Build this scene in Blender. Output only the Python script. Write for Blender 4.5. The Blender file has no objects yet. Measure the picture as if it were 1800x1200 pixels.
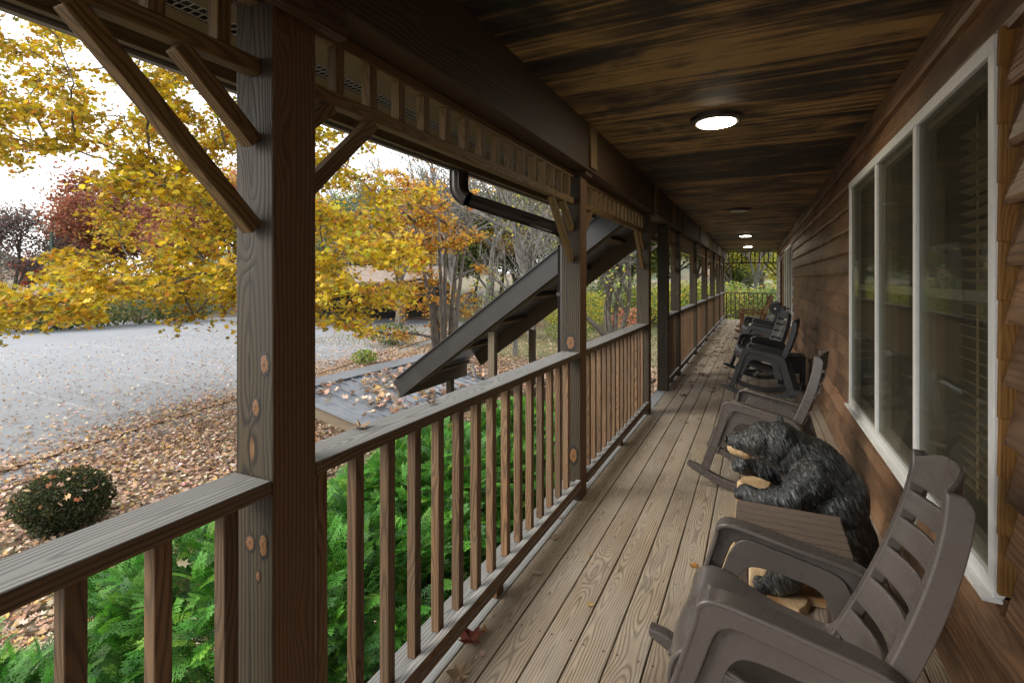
import bpy, bmesh, math, random
import numpy as np
from mathutils import Vector, Matrix, noise as mnoise
R = math.radians
PI = math.pi
random.seed(7)
rng = np.random.default_rng(7)
S = bpy.context.scene
COL = S.collection

# ------------------------------------------------------------------ camera
CAMZ = 1.54            # deck top is z = 0
GZ = -1.76             # ground level
YAW = 25.51
cam_d = bpy.data.cameras.new('camera'); cam = bpy.data.objects.new('camera', cam_d); COL.objects.link(cam)
cam.location = (0, 0, CAMZ); cam.rotation_euler = (R(90), 0, R(YAW))
cam_d.sensor_width = 36; cam_d.lens = 18; cam_d.shift_y = -109.5 / 1800
cam_d.clip_start = 0.03; cam_d.clip_end = 600
S.camera = cam

# ------------------------------------------------------------------ world, sun, exposure
SUN_EL, SUN_ROT = 34, 250
w = bpy.data.worlds.new('World'); S.world = w; w.use_nodes = True
nt = w.node_tree; nt.nodes.clear()
out = nt.nodes.new('ShaderNodeOutputWorld'); bg = nt.nodes.new('ShaderNodeBackground')
sky = nt.nodes.new('ShaderNodeTexSky'); sky.sky_type = 'NISHITA'; sky.sun_disc = False
sky.sun_elevation = R(SUN_EL); sky.sun_rotation = R(SUN_ROT); sky.dust_density = 3; sky.air_density = 1.2
tc = nt.nodes.new('ShaderNodeTexCoord'); nz = nt.nodes.new('ShaderNodeTexNoise')
nz.inputs['Scale'].default_value = 2.2; nz.inputs['Detail'].default_value = 6; nz.inputs['Roughness'].default_value = .6
rm = nt.nodes.new('ShaderNodeValToRGB'); rm.color_ramp.elements[0].position = .33; rm.color_ramp.elements[1].position = .62
rm.color_ramp.elements[0].color = (7.4, 7.7, 8.1, 1); rm.color_ramp.elements[1].color = (10.9, 10.8, 10.5, 1)
mx = nt.nodes.new('ShaderNodeMix'); mx.data_type = 'RGBA'; mx.inputs[0].default_value = .80
nt.links.new(tc.outputs['Generated'], nz.inputs['Vector']); nt.links.new(nz.outputs['Fac'], rm.inputs[0])
nt.links.new(sky.outputs[0], mx.inputs[6]); nt.links.new(rm.outputs[0], mx.inputs[7])
nt.links.new(mx.outputs[2], bg.inputs[0]); bg.inputs[1].default_value = 0.13
nt.links.new(bg.outputs[0], out.inputs[0])
sd = bpy.data.lights.new('sun', 'SUN'); so = bpy.data.objects.new('sun', sd); COL.objects.link(so)
sd.energy = 1.5; sd.angle = R(32); sd.color = (1, .95, .87)
sx, sy = -math.cos(R(38)), -math.sin(R(38))          # sun stands to the left of the porch, a little behind the camera
d = Vector((sx * math.cos(R(SUN_EL)), sy * math.cos(R(SUN_EL)), math.sin(R(SUN_EL))))
so.rotation_euler = d.to_track_quat('Z', 'Y').to_euler()
S.view_settings.view_transform = 'Standard'; S.view_settings.look = 'None'
S.view_settings.exposure = 1.35; S.view_settings.gamma = 1
S.cycles.max_bounces = 8; S.cycles.diffuse_bounces = 5; S.cycles.transparent_max_bounces = 12
S.cycles.use_denoising = True

ca, sa = math.cos(R(YAW)), math.sin(R(YAW))
def at(px, py, fwd):
    """place something at a real distance fwd (m) in front of the eye, in the direction read off a survey of the photo"""
    u = (px - 900) / 900; v = -(py - 490.5) / 900
    r = u * fwd
    return Vector((ca * r - sa * fwd, sa * r + ca * fwd, CAMZ + v * fwd))
def ground_at(px, py, gz=GZ):
    fwd = 900 * (CAMZ - gz) / (py - 490.5)
    p = at(px, py, fwd); p.z = gz
    return p

# ------------------------------------------------------------------ object helpers
def tag(o, label=None, cat=None, group=None, kind=None):
    if label: o['label'] = label
    if cat: o['category'] = cat
    if group: o['group'] = group
    if kind: o['kind'] = kind
    return o
def empty(name, loc, label, cat, group=None, rz=0):
    o = bpy.data.objects.new(name, None); COL.objects.link(o)
    o.location = loc; o.rotation_euler = (0, 0, rz); o.empty_display_size = .1
    return tag(o, label, cat, group)
def link(name, me, mat, parent=None):
    o = bpy.data.objects.new(name, me); COL.objects.link(o)
    if mat and not me.materials: me.materials.append(mat)
    if parent:
        o.parent = parent
    return o
def copy_tree(o, parent=None):
    c = o.copy(); COL.objects.link(c); c.parent = parent
    for ch in list(o.children): copy_tree(ch, c)
    return c
def bevel(o, wd=.003, seg=2, hard=False):
    m = o.modifiers.new('bevel', 'BEVEL'); m.harden_normals = hard; m.width = wd; m.segments = seg; m.limit_method = 'ANGLE'; m.angle_limit = R(40)
    return o
def smooth(me):
    me.polygons.foreach_set('use_smooth', [True] * len(me.polygons))

class MB:
    """collects shapes (with wood-grain coordinates per corner) for ONE mesh"""
    def __init__(s, org=(0, 0, 0)):
        s.v = []; s.f = []; s.w = []; s.o = Vector(org)
    def poly(s, pts, wd=None):
        n = len(s.v)
        for p in pts: s.v.append(Vector(p) - s.o)
        s.f.append(tuple(range(n, n + len(pts))))
        s.w += wd if wd else [(p[0], p[1], p[2]) for p in pts]
    def board(s, p0, p1, wd, ht, up=(0, 0, 1), seed=None, taper=1.0, vs=None):
        """box from p0 to p1; wd across, ht along up"""
        p0 = Vector(p0); p1 = Vector(p1); ax = (p1 - p0); L = ax.length; ax.normalize()
        up = Vector(up); up = (up - ax * up.dot(ax)).normalized(); sd_ = ax.cross(up).normalized()
        if seed is None: seed = random.uniform(0, 60)
        u0 = random.uniform(0, 20); vc = random.uniform(-.03, .03) if vs is None else vs
        base = len(s.v); co = {}
        for i in (0, 1):
            k = 1 if i == 0 else taper
            for a in (-1, 1):
                for b in (-1, 1):
                    co[(i, a, b)] = len(s.v)
                    s.v.append((p0 if i == 0 else p1) + sd_ * a * wd * .5 * k + up * b * ht * .5 * k - s.o)
        def face(keys, fn):
            s.f.append(tuple(co[k] for k in keys)); s.w += [fn(*k) for k in keys]
        wide = wd >= ht
        W, H = (wd, ht)
        def ftop(i, a, b): return (u0 + i * L, a * W * .5 + vc + (0 if wide else W * .5 + H * .5) + (.011 if b > 0 else 0), seed)
        def fsid(i, a, b): return (u0 + i * L, b * H * .5 + vc + ((W * .5 + H * .5) if wide else 0) + (.013 if a > 0 else 0), seed)
        def fend(i, a, b): return (u0 + i * L + b * H * .5, a * W * .5 + vc, seed + 3)
        face([(0, -1, 1), (0, 1, 1), (1, 1, 1), (1, -1, 1)], ftop)
        face([(0, 1, -1), (0, -1, -1), (1, -1, -1), (1, 1, -1)], ftop)
        face([(0, 1, 1), (0, 1, -1), (1, 1, -1), (1, 1, 1)], fsid)
        face([(0, -1, -1), (0, -1, 1), (1, -1, 1), (1, -1, -1)], fsid)
        face([(0, -1, -1), (0, 1, -1), (0, 1, 1), (0, -1, 1)], fend)
        face([(1, 1, -1), (1, -1, -1), (1, -1, 1), (1, 1, 1)], fend)
        return s
    def box(s, x0, x1, y0, y1, z0, z1):
        d_ = [x1 - x0, y1 - y0, z1 - z0]; a = d_.index(max(d_))
        c = [(x0 + x1) / 2, (y0 + y1) / 2, (z0 + z1) / 2]
        if a == 0: return s.board((x0, c[1], c[2]), (x1, c[1], c[2]), d_[1], d_[2])
        if a == 1: return s.board((c[0], y0, c[2]), (c[0], y1, c[2]), d_[0], d_[2])
        return s.board((c[0], c[1], z0), (c[0], c[1], z1), d_[0], d_[1], up=(0, 1, 0))
    def ribbon(s, outer, inner, y0, y1):
        """closed plate between two curves in the x-z plane, thick from y0 to y1"""
        n = len(outer); b = len(s.v)
        for (x, z) in outer: s.v.append(Vector((x, y0, z))); s.v.append(Vector((x, y1, z)))
        for (x, z) in inner: s.v.append(Vector((x, y0, z))); s.v.append(Vector((x, y1, z)))
        O = lambda i, k: b + 2 * i + k
        I = lambda i, k: b + 2 * n + 2 * i + k
        fs = []
        for i in range(n - 1):
            fs += [(O(i, 0), O(i + 1, 0), I(i + 1, 0), I(i, 0)), (O(i, 1), I(i, 1), I(i + 1, 1), O(i + 1, 1)),
                   (O(i, 0), O(i, 1), O(i + 1, 1), O(i + 1, 0)), (I(i, 0), I(i + 1, 0), I(i + 1, 1), I(i, 1))]
        fs += [(O(0, 0), I(0, 0), I(0, 1), O(0, 1)), (O(n - 1, 0), O(n - 1, 1), I(n - 1, 1), I(n - 1, 0))]
        for f in fs:
            s.f.append(f); s.w += [tuple(s.v[i]) for i in f]
    def tube(s, pts, rad, n=6, cap=True):
        pts = [Vector(p) for p in pts]; b = len(s.v); m = len(pts)
        if not hasattr(rad, '__len__'): rad = [rad] * m
        prev = None
        for i, p in enumerate(pts):
            t = (pts[min(i + 1, m - 1)] - pts[max(i - 1, 0)])
            t = t.normalized() if t.length > 1e-9 else Vector((0, 0, 1))
            a = t.orthogonal().normalized() if prev is None else (prev - t * prev.dot(t)).normalized()
            prev = a; c = t.cross(a)
            for k in range(n):
                an = 2 * PI * k / n
                s.v.append(p + (a * math.cos(an) + c * math.sin(an)) * rad[i] - s.o)
        for i in range(m - 1):
            for k in range(n):
                f = (b + i * n + k, b + i * n + (k + 1) % n, b + (i + 1) * n + (k + 1) % n, b + (i + 1) * n + k)
                s.f.append(f); s.w += [tuple(s.v[j]) for j in f]
        if cap:
            for i0 in (0, m - 1):
                f = tuple(b + i0 * n + k for k in range(n)); f = f[::-1] if i0 == 0 else f
                s.f.append(f); s.w += [tuple(s.v[j]) for j in f]
    def build(s, name, mat, parent=None, bev=0, sm=False, seg=2):
        me = bpy.data.meshes.new(name)
        me.from_pydata([tuple(v) for v in s.v], [], s.f)
        a = me.attributes.new('wood', 'FLOAT_VECTOR', 'CORNER')
        a.data.foreach_set('vector', np.array(s.w, dtype=np.float32).ravel())
        me.update()
        if sm: smooth(me)
        o = link(name, me, mat, parent)
        if bev: bevel(o, bev, seg, sm)
        return o

def np_mesh(name, V, k, mat, cols=None, parent=None):
    """mesh of separate k-gons from an (n*k, 3) array; cols is (n,3) per face"""
    n = len(V) // k
    me = bpy.data.meshes.new(name)
    me.vertices.add(n * k); me.vertices.foreach_set('co', V.astype(np.float32).ravel())
    me.loops.add(n * k); me.loops.foreach_set('vertex_index', np.arange(n * k, dtype=np.int32))
    me.polygons.add(n)
    me.polygons.foreach_set('loop_start', np.arange(0, n * k, k, dtype=np.int32))
    if cols is not None:
        a = me.color_attributes.new('col', 'FLOAT_COLOR', 'POINT')
        c = np.ones((n, k, 4), np.float32); c[:, :, :3] = cols[:, None, :]
        a.data.foreach_set('color', c.ravel())
    me.update(calc_edges=True); me.validate()
    return link(name, me, mat, parent)

# ------------------------------------------------------------------ materials
class NT:
    def __init__(s, name):
        s.m = bpy.data.materials.new(name); s.m.use_nodes = True; s.t = s.m.node_tree; s.t.nodes.clear()
        s.out = s.n('ShaderNodeOutputMaterial')
    def n(s, typ, **kw):
        x = s.t.nodes.new(typ)
        for k, v in kw.items(): setattr(x, k, v)
        return x
    def l(s, a, b): s.t.links.new(a, b)
    def put(s, sock, v):
        if hasattr(v, 'node'): s.l(v, sock)
        elif v is not None: sock.default_value = v
    def math(s, op, a, b=None, c=None, clamp=False):
        x = s.n('ShaderNodeMath', operation=op, use_clamp=clamp)
        s.put(x.inputs[0], a)
        if b is not None: s.put(x.inputs[1], b)
        if c is not None: s.put(x.inputs[2], c)
        return x.outputs[0]
    def mix(s, f, a, b, mode='MIX'):
        x = s.n('ShaderNodeMix', data_type='RGBA', blend_type=mode)
        s.put(x.inputs[0], f)
        s.put(x.inputs[6], tuple(a) + (1,) if isinstance(a, (tuple, list)) and len(a) == 3 else a)
        s.put(x.inputs[7], tuple(b) + (1,) if isinstance(b, (tuple, list)) and len(b) == 3 else b)
        return x.outputs[2]
    def noise(s, vec, scale, detail=3, rough=.5, dist=0):
        x = s.n('ShaderNodeTexNoise'); s.put(x.inputs['Vector'], vec)
        x.inputs['Scale'].default_value = scale; x.inputs['Detail'].default_value = detail
        x.inputs['Roughness'].default_value = rough; x.inputs['Distortion'].default_value = dist
        return x.outputs['Fac']
    def xyz(s, x, y, z):
        c = s.n('ShaderNodeCombineXYZ'); s.put(c.inputs[0], x); s.put(c.inputs[1], y); s.put(c.inputs[2], z)
        return c.outputs[0]
    def ramp(s, f, *stops):
        x = s.n('ShaderNodeValToRGB'); s.l(f, x.inputs[0]); e = x.color_ramp.elements
        while len(e) < len(stops): e.new(.5)
        for el, (p, c) in zip(e, stops):
            el.position = p; el.color = tuple(c) + (1,) if len(c) == 3 else c
        return x.outputs[0]
    def rng(s, v, a, b, c=0, d_=1):
        x = s.n('ShaderNodeMapRange'); s.put(x.inputs[0], v)
        for i, q in enumerate((a, b, c, d_)): x.inputs[i + 1].default_value = q
        return x.outputs[0]
    def bsdf(s, col, rough=.6, bump=None, bs=.3, bd=.002, metal=0, spec=.5, **kw):
        b = s.n('ShaderNodeBsdfPrincipled'); s.put(b.inputs['Base Color'], tuple(col) + (1,) if isinstance(col, tuple) and len(col) == 3 else col)
        s.put(b.inputs['Roughness'], rough); b.inputs['Metallic'].default_value = metal
        b.inputs['Specular IOR Level'].default_value = spec
        if bump is not None:
            q = s.n('ShaderNodeBump'); q.inputs['Strength'].default_value = bs; q.inputs['Distance'].default_value = bd
            s.l(bump, q.inputs['Height']); s.l(q.outputs[0], b.inputs['Normal'])
        for k, v in kw.items(): s.put(b.inputs[k], v)
        s.l(b.outputs[0], s.out.inputs[0]); s.b = b
        return s.m
    def pos(s): return s.n('ShaderNodeTexCoord').outputs['Object']
    def split(s, v):
        x = s.n('ShaderNodeSeparateXYZ'); s.l(v, x.inputs[0]); return x.outputs

def wood(name, light, dark, grey=None, greyamt=.3, period=.009, knot=1.0, rough=.62, spread=.26, inner=None, crack=False, screws=False, stain=None, stainamt=0, topgrey=None, knotcol=(.30, .14, .045), contrast=.75, vary=.35, knotd=1.0, spec=.35):
    s = NT(name)
    at_ = s.n('ShaderNodeAttribute', attribute_name='wood').outputs['Vector']
    u, v, sd_ = s.split(at_)
    n1 = s.noise(s.xyz(s.math('MULTIPLY', u, 1.35), s.math('MULTIPLY', v, 2.2), sd_), 1.0, 2, .45)
    n2 = s.noise(s.xyz(s.math('MULTIPLY', u, 3.0), s.math('MULTIPLY', v, 9), sd_), 1.0, 2, .5)
    depth = s.math('MULTIPLY', s.math('SUBTRACT', n1, .5), spread)
    # knots
    vor = s.n('ShaderNodeTexVoronoi', voronoi_dimensions='3D', feature='F1')
    vor.inputs['Scale'].default_value = 1; vor.inputs['Randomness'].default_value = 1
    s.l(s.xyz(s.math('MULTIPLY', u, 2.2 * knotd), s.math('MULTIPLY', v, 7.5), s.math('MULTIPLY', sd_, 5.0)), vor.inputs['Vector'])
    d_ = vor.outputs['Distance']
    k1 = s.math('POWER', 2.718, s.math('MULTIPLY', s.math('MULTIPLY', d_, d_), -22.0))
    vv = s.math('ADD', v, s.math('MULTIPLY', s.math('SUBTRACT', n2, .5), .014))
    r = s.math('SQRT', s.math('ADD', s.math('MULTIPLY', depth, depth), s.math('MULTIPLY', vv, vv)))
    ring = s.math('ADD', s.math('MULTIPLY', r, 2 * PI / period), s.math('MULTIPLY', k1, 24.0 * knot))
    g = s.math('MULTIPLY_ADD', s.math('SINE', ring), .5, .5)
    g = s.math('POWER', g, 2.2)
    fib = s.noise(s.xyz(s.math('MULTIPLY', u, 5), s.math('MULTIPLY', v, 330), sd_), 1.0, 3, .6)
    blot = s.noise(s.xyz(s.math('MULTIPLY', u, 1.6), s.math('MULTIPLY', v, 7), sd_), 1.0, 4, .6)
    col = s.mix(s.math('MULTIPLY', g, contrast), light, dark)
    kc = s.rng(d_, .10, .055, 0, .85 * min(knot, 1))
    col = s.mix(kc, col, knotcol)
    kr = s.math('MULTIPLY', s.rng(d_, .14, .10, 0, .7), s.rng(d_, .07, .10, 0, 1))
    col = s.mix(s.math('MULTIPLY', kr, min(knot, 1)), col, tuple(c * .35 for c in dark))
    if grey:
        col = s.mix(s.math('MULTIPLY', s.rng(blot, .35, .68), greyamt), col, grey)
    if topgrey:
        gn = s.n('ShaderNodeNewGeometry'); nz_ = s.split(gn.outputs['True Normal'])[2]
        tg = s.mix(s.math('MULTIPLY', g, .75), topgrey, tuple(c * .42 for c in topgrey))
        col = s.mix(s.math('MULTIPLY', s.rng(nz_, .6, .9), s.rng(blot, .15, .5, .7, 1)), col, tg)
    if stain:
        st = s.noise(s.xyz(s.math('MULTIPLY', u, .9), s.math('MULTIPLY', v, 2.2), sd_), 1.0, 4, .65)
        col = s.mix(s.math('MULTIPLY', s.rng(st, .45, .62), stainamt), col, stain)
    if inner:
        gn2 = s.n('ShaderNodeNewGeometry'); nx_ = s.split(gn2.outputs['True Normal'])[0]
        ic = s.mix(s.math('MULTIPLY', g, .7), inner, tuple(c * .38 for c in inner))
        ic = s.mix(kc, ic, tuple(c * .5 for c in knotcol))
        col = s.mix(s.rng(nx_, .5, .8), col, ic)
    if screws:
        ox, oy, oz = s.split(s.pos())
        ax_ = s.math('MULTIPLY', s.math('ABSOLUTE', s.math('SUBTRACT', s.math('FRACT', s.math('DIVIDE', s.math('ADD', ox, 1.115), .143)), .5)), .143)
        dy_ = s.math('MULTIPLY', s.math('SUBTRACT', s.math('FRACT', s.math('ADD', s.math('DIVIDE', s.math('ADD', oy, 2.8), .61), .5)), .5), .61)
        da = s.math('SUBTRACT', ax_, .043)
        dd_ = s.math('ADD', s.math('MULTIPLY', da, da), s.math('MULTIPLY', dy_, dy_))
        col = s.mix(s.math('MULTIPLY', s.rng(dd_, .0001, .00002), .25), col, (.03, .024, .018))
        col = s.mix(s.math('LESS_THAN', dd_, .0000135), col, (.012, .010, .009))
    if crack:
        cw = s.noise(s.xyz(s.math('MULTIPLY', u, 3.5), 0.0, sd_), 1.0, 3, .6)
        cl = s.math('ABSOLUTE', s.math('SUBTRACT', v, s.math('MULTIPLY', s.math('SUBTRACT', cw, .5), .035)))
        wd = s.rng(s.noise(s.xyz(s.math('MULTIPLY', u, 1.3), 5.0, sd_), 1.0, 2, .5), .38, .62, .0002, .0030)
        crk = s.math('LESS_THAN', cl, wd)
        col = s.mix(crk, col, (.006, .004, .003))
    # per-board brightness
    wn = s.n('ShaderNodeTexWhiteNoise', noise_dimensions='1D'); s.l(sd_, wn.inputs['W'])
    br = s.math('MULTIPLY', s.rng(wn.outputs['Value'], 0, 1, 1 - vary, 1 + vary), s.rng(fib, .25, .75, .72, 1.25))
    hv = s.n('ShaderNodeHueSaturation'); s.l(br, hv.inputs['Value']); s.l(col, hv.inputs['Color'])
    hgt = s.math('SUBTRACT', s.math('MULTIPLY', fib, .8), s.math('MULTIPLY', g, .8))
    rr = s.rng(fib, .2, .8, rough - .1, rough + .15)
    return s.bsdf(hv.outputs[0], rr, hgt, .55, .0016, spec=spec)

M = {}
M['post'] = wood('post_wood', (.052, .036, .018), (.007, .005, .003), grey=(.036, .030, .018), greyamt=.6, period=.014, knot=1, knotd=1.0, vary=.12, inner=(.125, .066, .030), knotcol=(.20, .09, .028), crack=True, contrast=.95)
M['rail'] = wood('rail_wood', (.120, .070, .032), (.032, .017, .009), grey=(.16, .125, .085), greyamt=.35, topgrey=(.185, .185, .178), knot=.8, knotd=.6, vary=.12, period=.013, contrast=.95)
M['baluster'] = wood('baluster_wood', (.165, .092, .045), (.045, .025, .013), grey=(.14, .105, .070), greyamt=.4, knot=.6, knotd=.7, vary=.38, period=.012, topgrey=(.27, .27, .26))
M['frieze'] = wood('frieze_wood', (.175, .108, .042), (.06, .036, .015), grey=(.12, .085, .045), greyamt=.3, knot=.4, knotd=.5, vary=.2, period=.012)
M['beam'] = wood('beam_wood', (.075, .042, .018), (.025, .014, .008), grey=(.045, .030, .015), greyamt=.4, knot=.4, knotd=.3, vary=.15, period=.018)
M['deck'] = wood('deck_wood', (.44, .355, .258), (.115, .085, .058), grey=(.41, .375, .325), greyamt=.55, period=.0112, knot=.9, knotd=.6, vary=.13, stain=(.20, .15, .10), stainamt=.4, knotcol=(.22, .14, .07), spec=.3, contrast=.80, screws=True)
M['edgedeck'] = wood('edge_deck_wood', (.40, .41, .41), (.17, .168, .16), grey=(.43, .44, .45), greyamt=.5, period=.012, knot=.7, knotd=.5, vary=.06)
M['siding'] = wood('siding_wood', (.250, .126, .062), (.095, .045, .024), grey=(.30, .195, .118), greyamt=.6, period=.022, knot=.7, knotd=.5, vary=.30, stain=(.065, .036, .021), stainamt=.75, rough=.46, spec=.5, contrast=.95)
M['soffit'] = wood('soffit_wood', (.135, .092, .043), (.065, .044, .021), grey=(.11, .085, .05), greyamt=.4, knot=.2, knotd=.2, vary=.1, period=.02)
M['stair'] = wood('stair_wood', (.15, .110, .068), (.055, .038, .023), grey=(.14, .125, .095), greyamt=.5, knot=.6, knotd=.4, vary=.2)
M['chairwood'] = wood('chair_wood', (.17, .070, .028), (.08, .032, .013), knot=.2, vary=.15, rough=.45)
M['roughsawn'] = wood('trim_wood', (.25, .115, .025), (.14, .06, .014), grey=(.29, .17, .05), greyamt=.5, knot=.2, vary=.1)
# plywood ceiling: long streaks across the porch, dark stain clouds
def ceiling_mat():
    s = NT('ceiling_wood')
    P = s.pos(); x, y, z = s.split(P)
    fl = s.math('FLOOR', s.math('DIVIDE', s.math('ADD', y, .3), 1.22))
    sheet = s.n('ShaderNodeTexWhiteNoise', noise_dimensions='1D'); s.l(fl, sheet.inputs['W'])
    st = s.noise(s.xyz(s.math('MULTIPLY', x, .8), s.math('MULTIPLY', y, 17), s.math('MULTIPLY', fl, 7.3)), 1, 5, .62, .5)
    big = s.noise(s.xyz(s.math('MULTIPLY', x, 1.7), s.math('MULTIPLY', y, 2.4), 4.0), 1, 4, .6, .8)
    fine = s.noise(s.xyz(s.math('MULTIPLY', x, 6), s.math('MULTIPLY', y, 120), 1.0), 1, 3, .6)
    f = s.math('ADD', s.math('MULTIPLY', st, .62), s.math('MULTIPLY', big, .46))
    f = s.math('ADD', f, s.math('MULTIPLY', s.math('SUBTRACT', sheet.outputs['Value'], .5), .10))
    col = s.ramp(f, (.44, (.006, .004, .003)), (.505, (.030, .017, .008)), (.56, (.13, .076, .028)), (.65, (.38, .23, .085)))
    hv = s.n('ShaderNodeHueSaturation'); s.l(s.rng(fine, .25, .75, .62, 1.4), hv.inputs['Value']); s.l(col, hv.inputs['Color'])
    fr = s.math('FRACT', s.math('DIVIDE', s.math('ADD', y, .3), 1.22))
    seam = s.math('LESS_THAN', fr, .0035)
    cc = s.mix(seam, hv.outputs[0], (.004, .003, .002))
    return s.bsdf(cc, s.rng(st, .3, .7, .52, .75), fine, .25, .001)
M['ceiling'] = ceiling_mat()
def plain(name, col, rough=.5, metal=0, nscale=20, namt=.15, spec=.5, bs=.0, stretch=None):
    s = NT(name); P = s.pos()
    n = s.noise(P, nscale, 4, .6)
    hv = s.n('ShaderNodeHueSaturation'); hv.inputs['Color'].default_value = tuple(col) + (1,)
    s.l(s.rng(n, .3, .7, 1 - namt, 1 + namt), hv.inputs['Value'])
    return s.bsdf(hv.outputs[0], s.rng(n, .3, .7, max(rough - .06, .02), rough + .08), n if bs else None, bs, .001, metal=metal, spec=spec)
M['resin'] = plain('resin', (.108, .093, .084), .28, nscale=9, namt=.06, spec=.55)
M['resin_dark'] = plain('resin_dark', (.052, .054, .058), .36, nscale=9, namt=.08, spec=.5)
M['table'] = wood('table_slat', (.150, .112, .090), (.10, .075, .06), knot=0, vary=.06, period=.006, rough=.5, contrast=.5)
M['black'] = plain('black_plastic', (.014, .014, .015), .45)
M['white'] = plain('white_paint', (.74, .75, .74), .45, nscale=30, namt=.06, bs=.15)
M['sash'] = plain('sash_paint', (.60, .60, .56), .5, nscale=30, namt=.08)
M['metal'] = plain('roof_metal', (.16, .175, .20), .38, metal=.35, nscale=3, namt=.12)
M['fascia'] = plain('dark_fascia', (.026, .024, .021), .36, metal=.3, nscale=5, namt=.12)
M['gutter'] = plain('gutter_metal', (.030, .024, .021), .35, metal=.2, nscale=8)
M['gutterlip'] = plain('gutter_lip', (.20, .185, .17), .45, nscale=8)
M['wire'] = plain('mesh_wire', (.35, .35, .34), .4, metal=.6)
M['dark'] = plain('dark_void', (.010, .009, .008), .8)
M['steelgreen'] = plain('pole_paint', (.04, .085, .065), .5)
M['pavroof'] = plain('pavilion_roof', (.20, .155, .125), .8, nscale=2, namt=.2)
M['carpaint'] = plain('car_paint', (.62, .63, .65), .25, nscale=2, namt=.03)
M['tyre'] = plain('tyre_rubber', (.02, .02, .02), .8)
M['curtain'] = plain('blind', (.85, .68, .42), .6)
M['drape'] = plain('drape_cloth', (.26, .225, .155), .9)
M['room'] = plain('room_wall', (.16, .13, .09), .8)
def emit(name, col, st):
    s = NT(name); e = s.n('ShaderNodeEmission'); e.inputs[0].default_value = col + (1,); e.inputs[1].default_value = st
    s.l(e.outputs[0], s.out.inputs[0]); return s.m
M['lamp'] = emit('lamp_glow', (1, .88, .66), 26)
M['lampoff'] = plain('lamp_diffuser', (.6, .62, .62), .4)
def glass_mat():
    s = NT('screened_glass')
    g = s.n('ShaderNodeBsdfGlossy'); g.inputs['Roughness'].default_value = .03; g.inputs['Color'].default_value = (.8, .85, .85, 1)
    t = s.n('ShaderNodeBsdfTransparent'); t.inputs['Color'].default_value = (.93, .92, .88, 1)
    df = s.n('ShaderNodeBsdfDiffuse'); df.inputs['Color'].default_value = (.085, .078, .055, 1)
    fr = s.n('ShaderNodeFresnel'); fr.inputs['IOR'].default_value = 1.5
    m1 = s.n('ShaderNodeMixShader'); m1.inputs[0].default_value = .32; s.l(t.outputs[0], m1.inputs[1]); s.l(df.outputs[0], m1.inputs[2])
    m2 = s.n('ShaderNodeMixShader'); s.l(s.math('MULTIPLY', fr.outputs[0], .30), m2.inputs[0]); s.l(m1.outputs[0], m2.inputs[1]); s.l(g.outputs[0], m2.inputs[2])
    s.l(m2.outputs[0], s.out.inputs[0]); return s.m
M['glass'] = glass_mat()
def leaf_mat(name, trans=.45, rough=.55, gain=1.0):
    s = NT(name)
    c = s.n('ShaderNodeAttribute', attribute_name='col').outputs['Color']
    b = s.n('ShaderNodeBsdfPrincipled'); b.inputs['Roughness'].default_value = rough; b.inputs['Specular IOR Level'].default_value = .3
    s.l(c, b.inputs['Base Color'])
    t = s.n('ShaderNodeBsdfTranslucent'); s.l(c, t.inputs['Color'])
    m = s.n('ShaderNodeMixShader'); m.inputs[0].default_value = trans
    s.l(b.outputs[0], m.inputs[1]); s.l(t.outputs[0], m.inputs[2]); s.l(m.outputs[0], s.out.inputs[0]); return s.m
M['leaf'] = leaf_mat('tree_leaf', .5)
M['litter'] = leaf_mat('dry_leaf', .12, .7)
M['thuja'] = leaf_mat('evergreen_leaf', .25, .5)
def bark(name, a, b, sc=14):
    s = NT(name); P = s.pos(); x, y, z = s.split(P)
    n = s.noise(s.xyz(x, y, s.math('MULTIPLY', z, .25)), sc, 5, .65)
    return s.bsdf(s.ramp(n, (.35, a), (.65, b)), .85, n, .6, .02)
M['bark'] = bark('bark', (.035, .028, .022), (.13, .11, .09))
M['greybark'] = bark('grey_bark', (.055, .050, .043), (.19, .18, .16))
def ground_mat():
    s = NT('leafy_ground'); P = s.pos(); x, y, z = s.split(P)
    v = s.n('ShaderNodeTexVoronoi'); v.inputs['Scale'].default_value = 19; s.l(P, v.inputs['Vector'])
    cr = s.split(v.outputs['Color'])[0]
    leaf = s.ramp(cr, (0, (.15, .085, .05)), (.35, (.26, .16, .09)), (.65, (.33, .22, .14)), (1, (.40, .30, .22)))
    leaf = s.mix(s.rng(v.outputs['Distance'], .02, .09, 0, .75), leaf, (.05, .03, .02))
    grass = s.ramp(s.noise(P, 9, 5, .7), (.3, (.045, .060, .020)), (.7, (.16, .17, .065)))
    big = s.noise(P, .16, 4, .6)
    # grass beyond y=14 on the right side
    gx = s.math('ADD', s.rng(y, 17, 24, 0, 1), s.rng(x, -13, -9, -.4, .45))
    gx = s.math('ADD', gx, s.math('MULTIPLY', s.math('SUBTRACT', big, .5), 1.4))
    f = s.rng(gx, .45, .85)
    col = s.mix(s.math('MULTIPLY', f, .85), leaf, grass)
    return s.bsdf(col, .85, cr, .8, .03)
M['ground'] = ground_mat()
def asphalt():
    s = NT('asphalt'); P = s.pos()
    n = s.noise(P, 60, 4, .7); b = s.noise(P, .35, 5, .6); c = s.noise(P, 2.0, 4, .6)
    col = s.mix(s.rng(n, .3, .7), (.120, .130, .147), (.165, .176, .194))
    col = s.mix(s.rng(b, .35, .7, 0, .5), col, (.20, .212, .23))
    col = s.mix(s.rng(c, .55, .75, 0, .3), col, (.24, .20, .17))
    return s.bsdf(col, .85, n, .4, .006)
M['asphalt'] = asphalt()
M['paint'] = plain('road_paint', (.205, .215, .225), .7, nscale=6, namt=.3)
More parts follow.
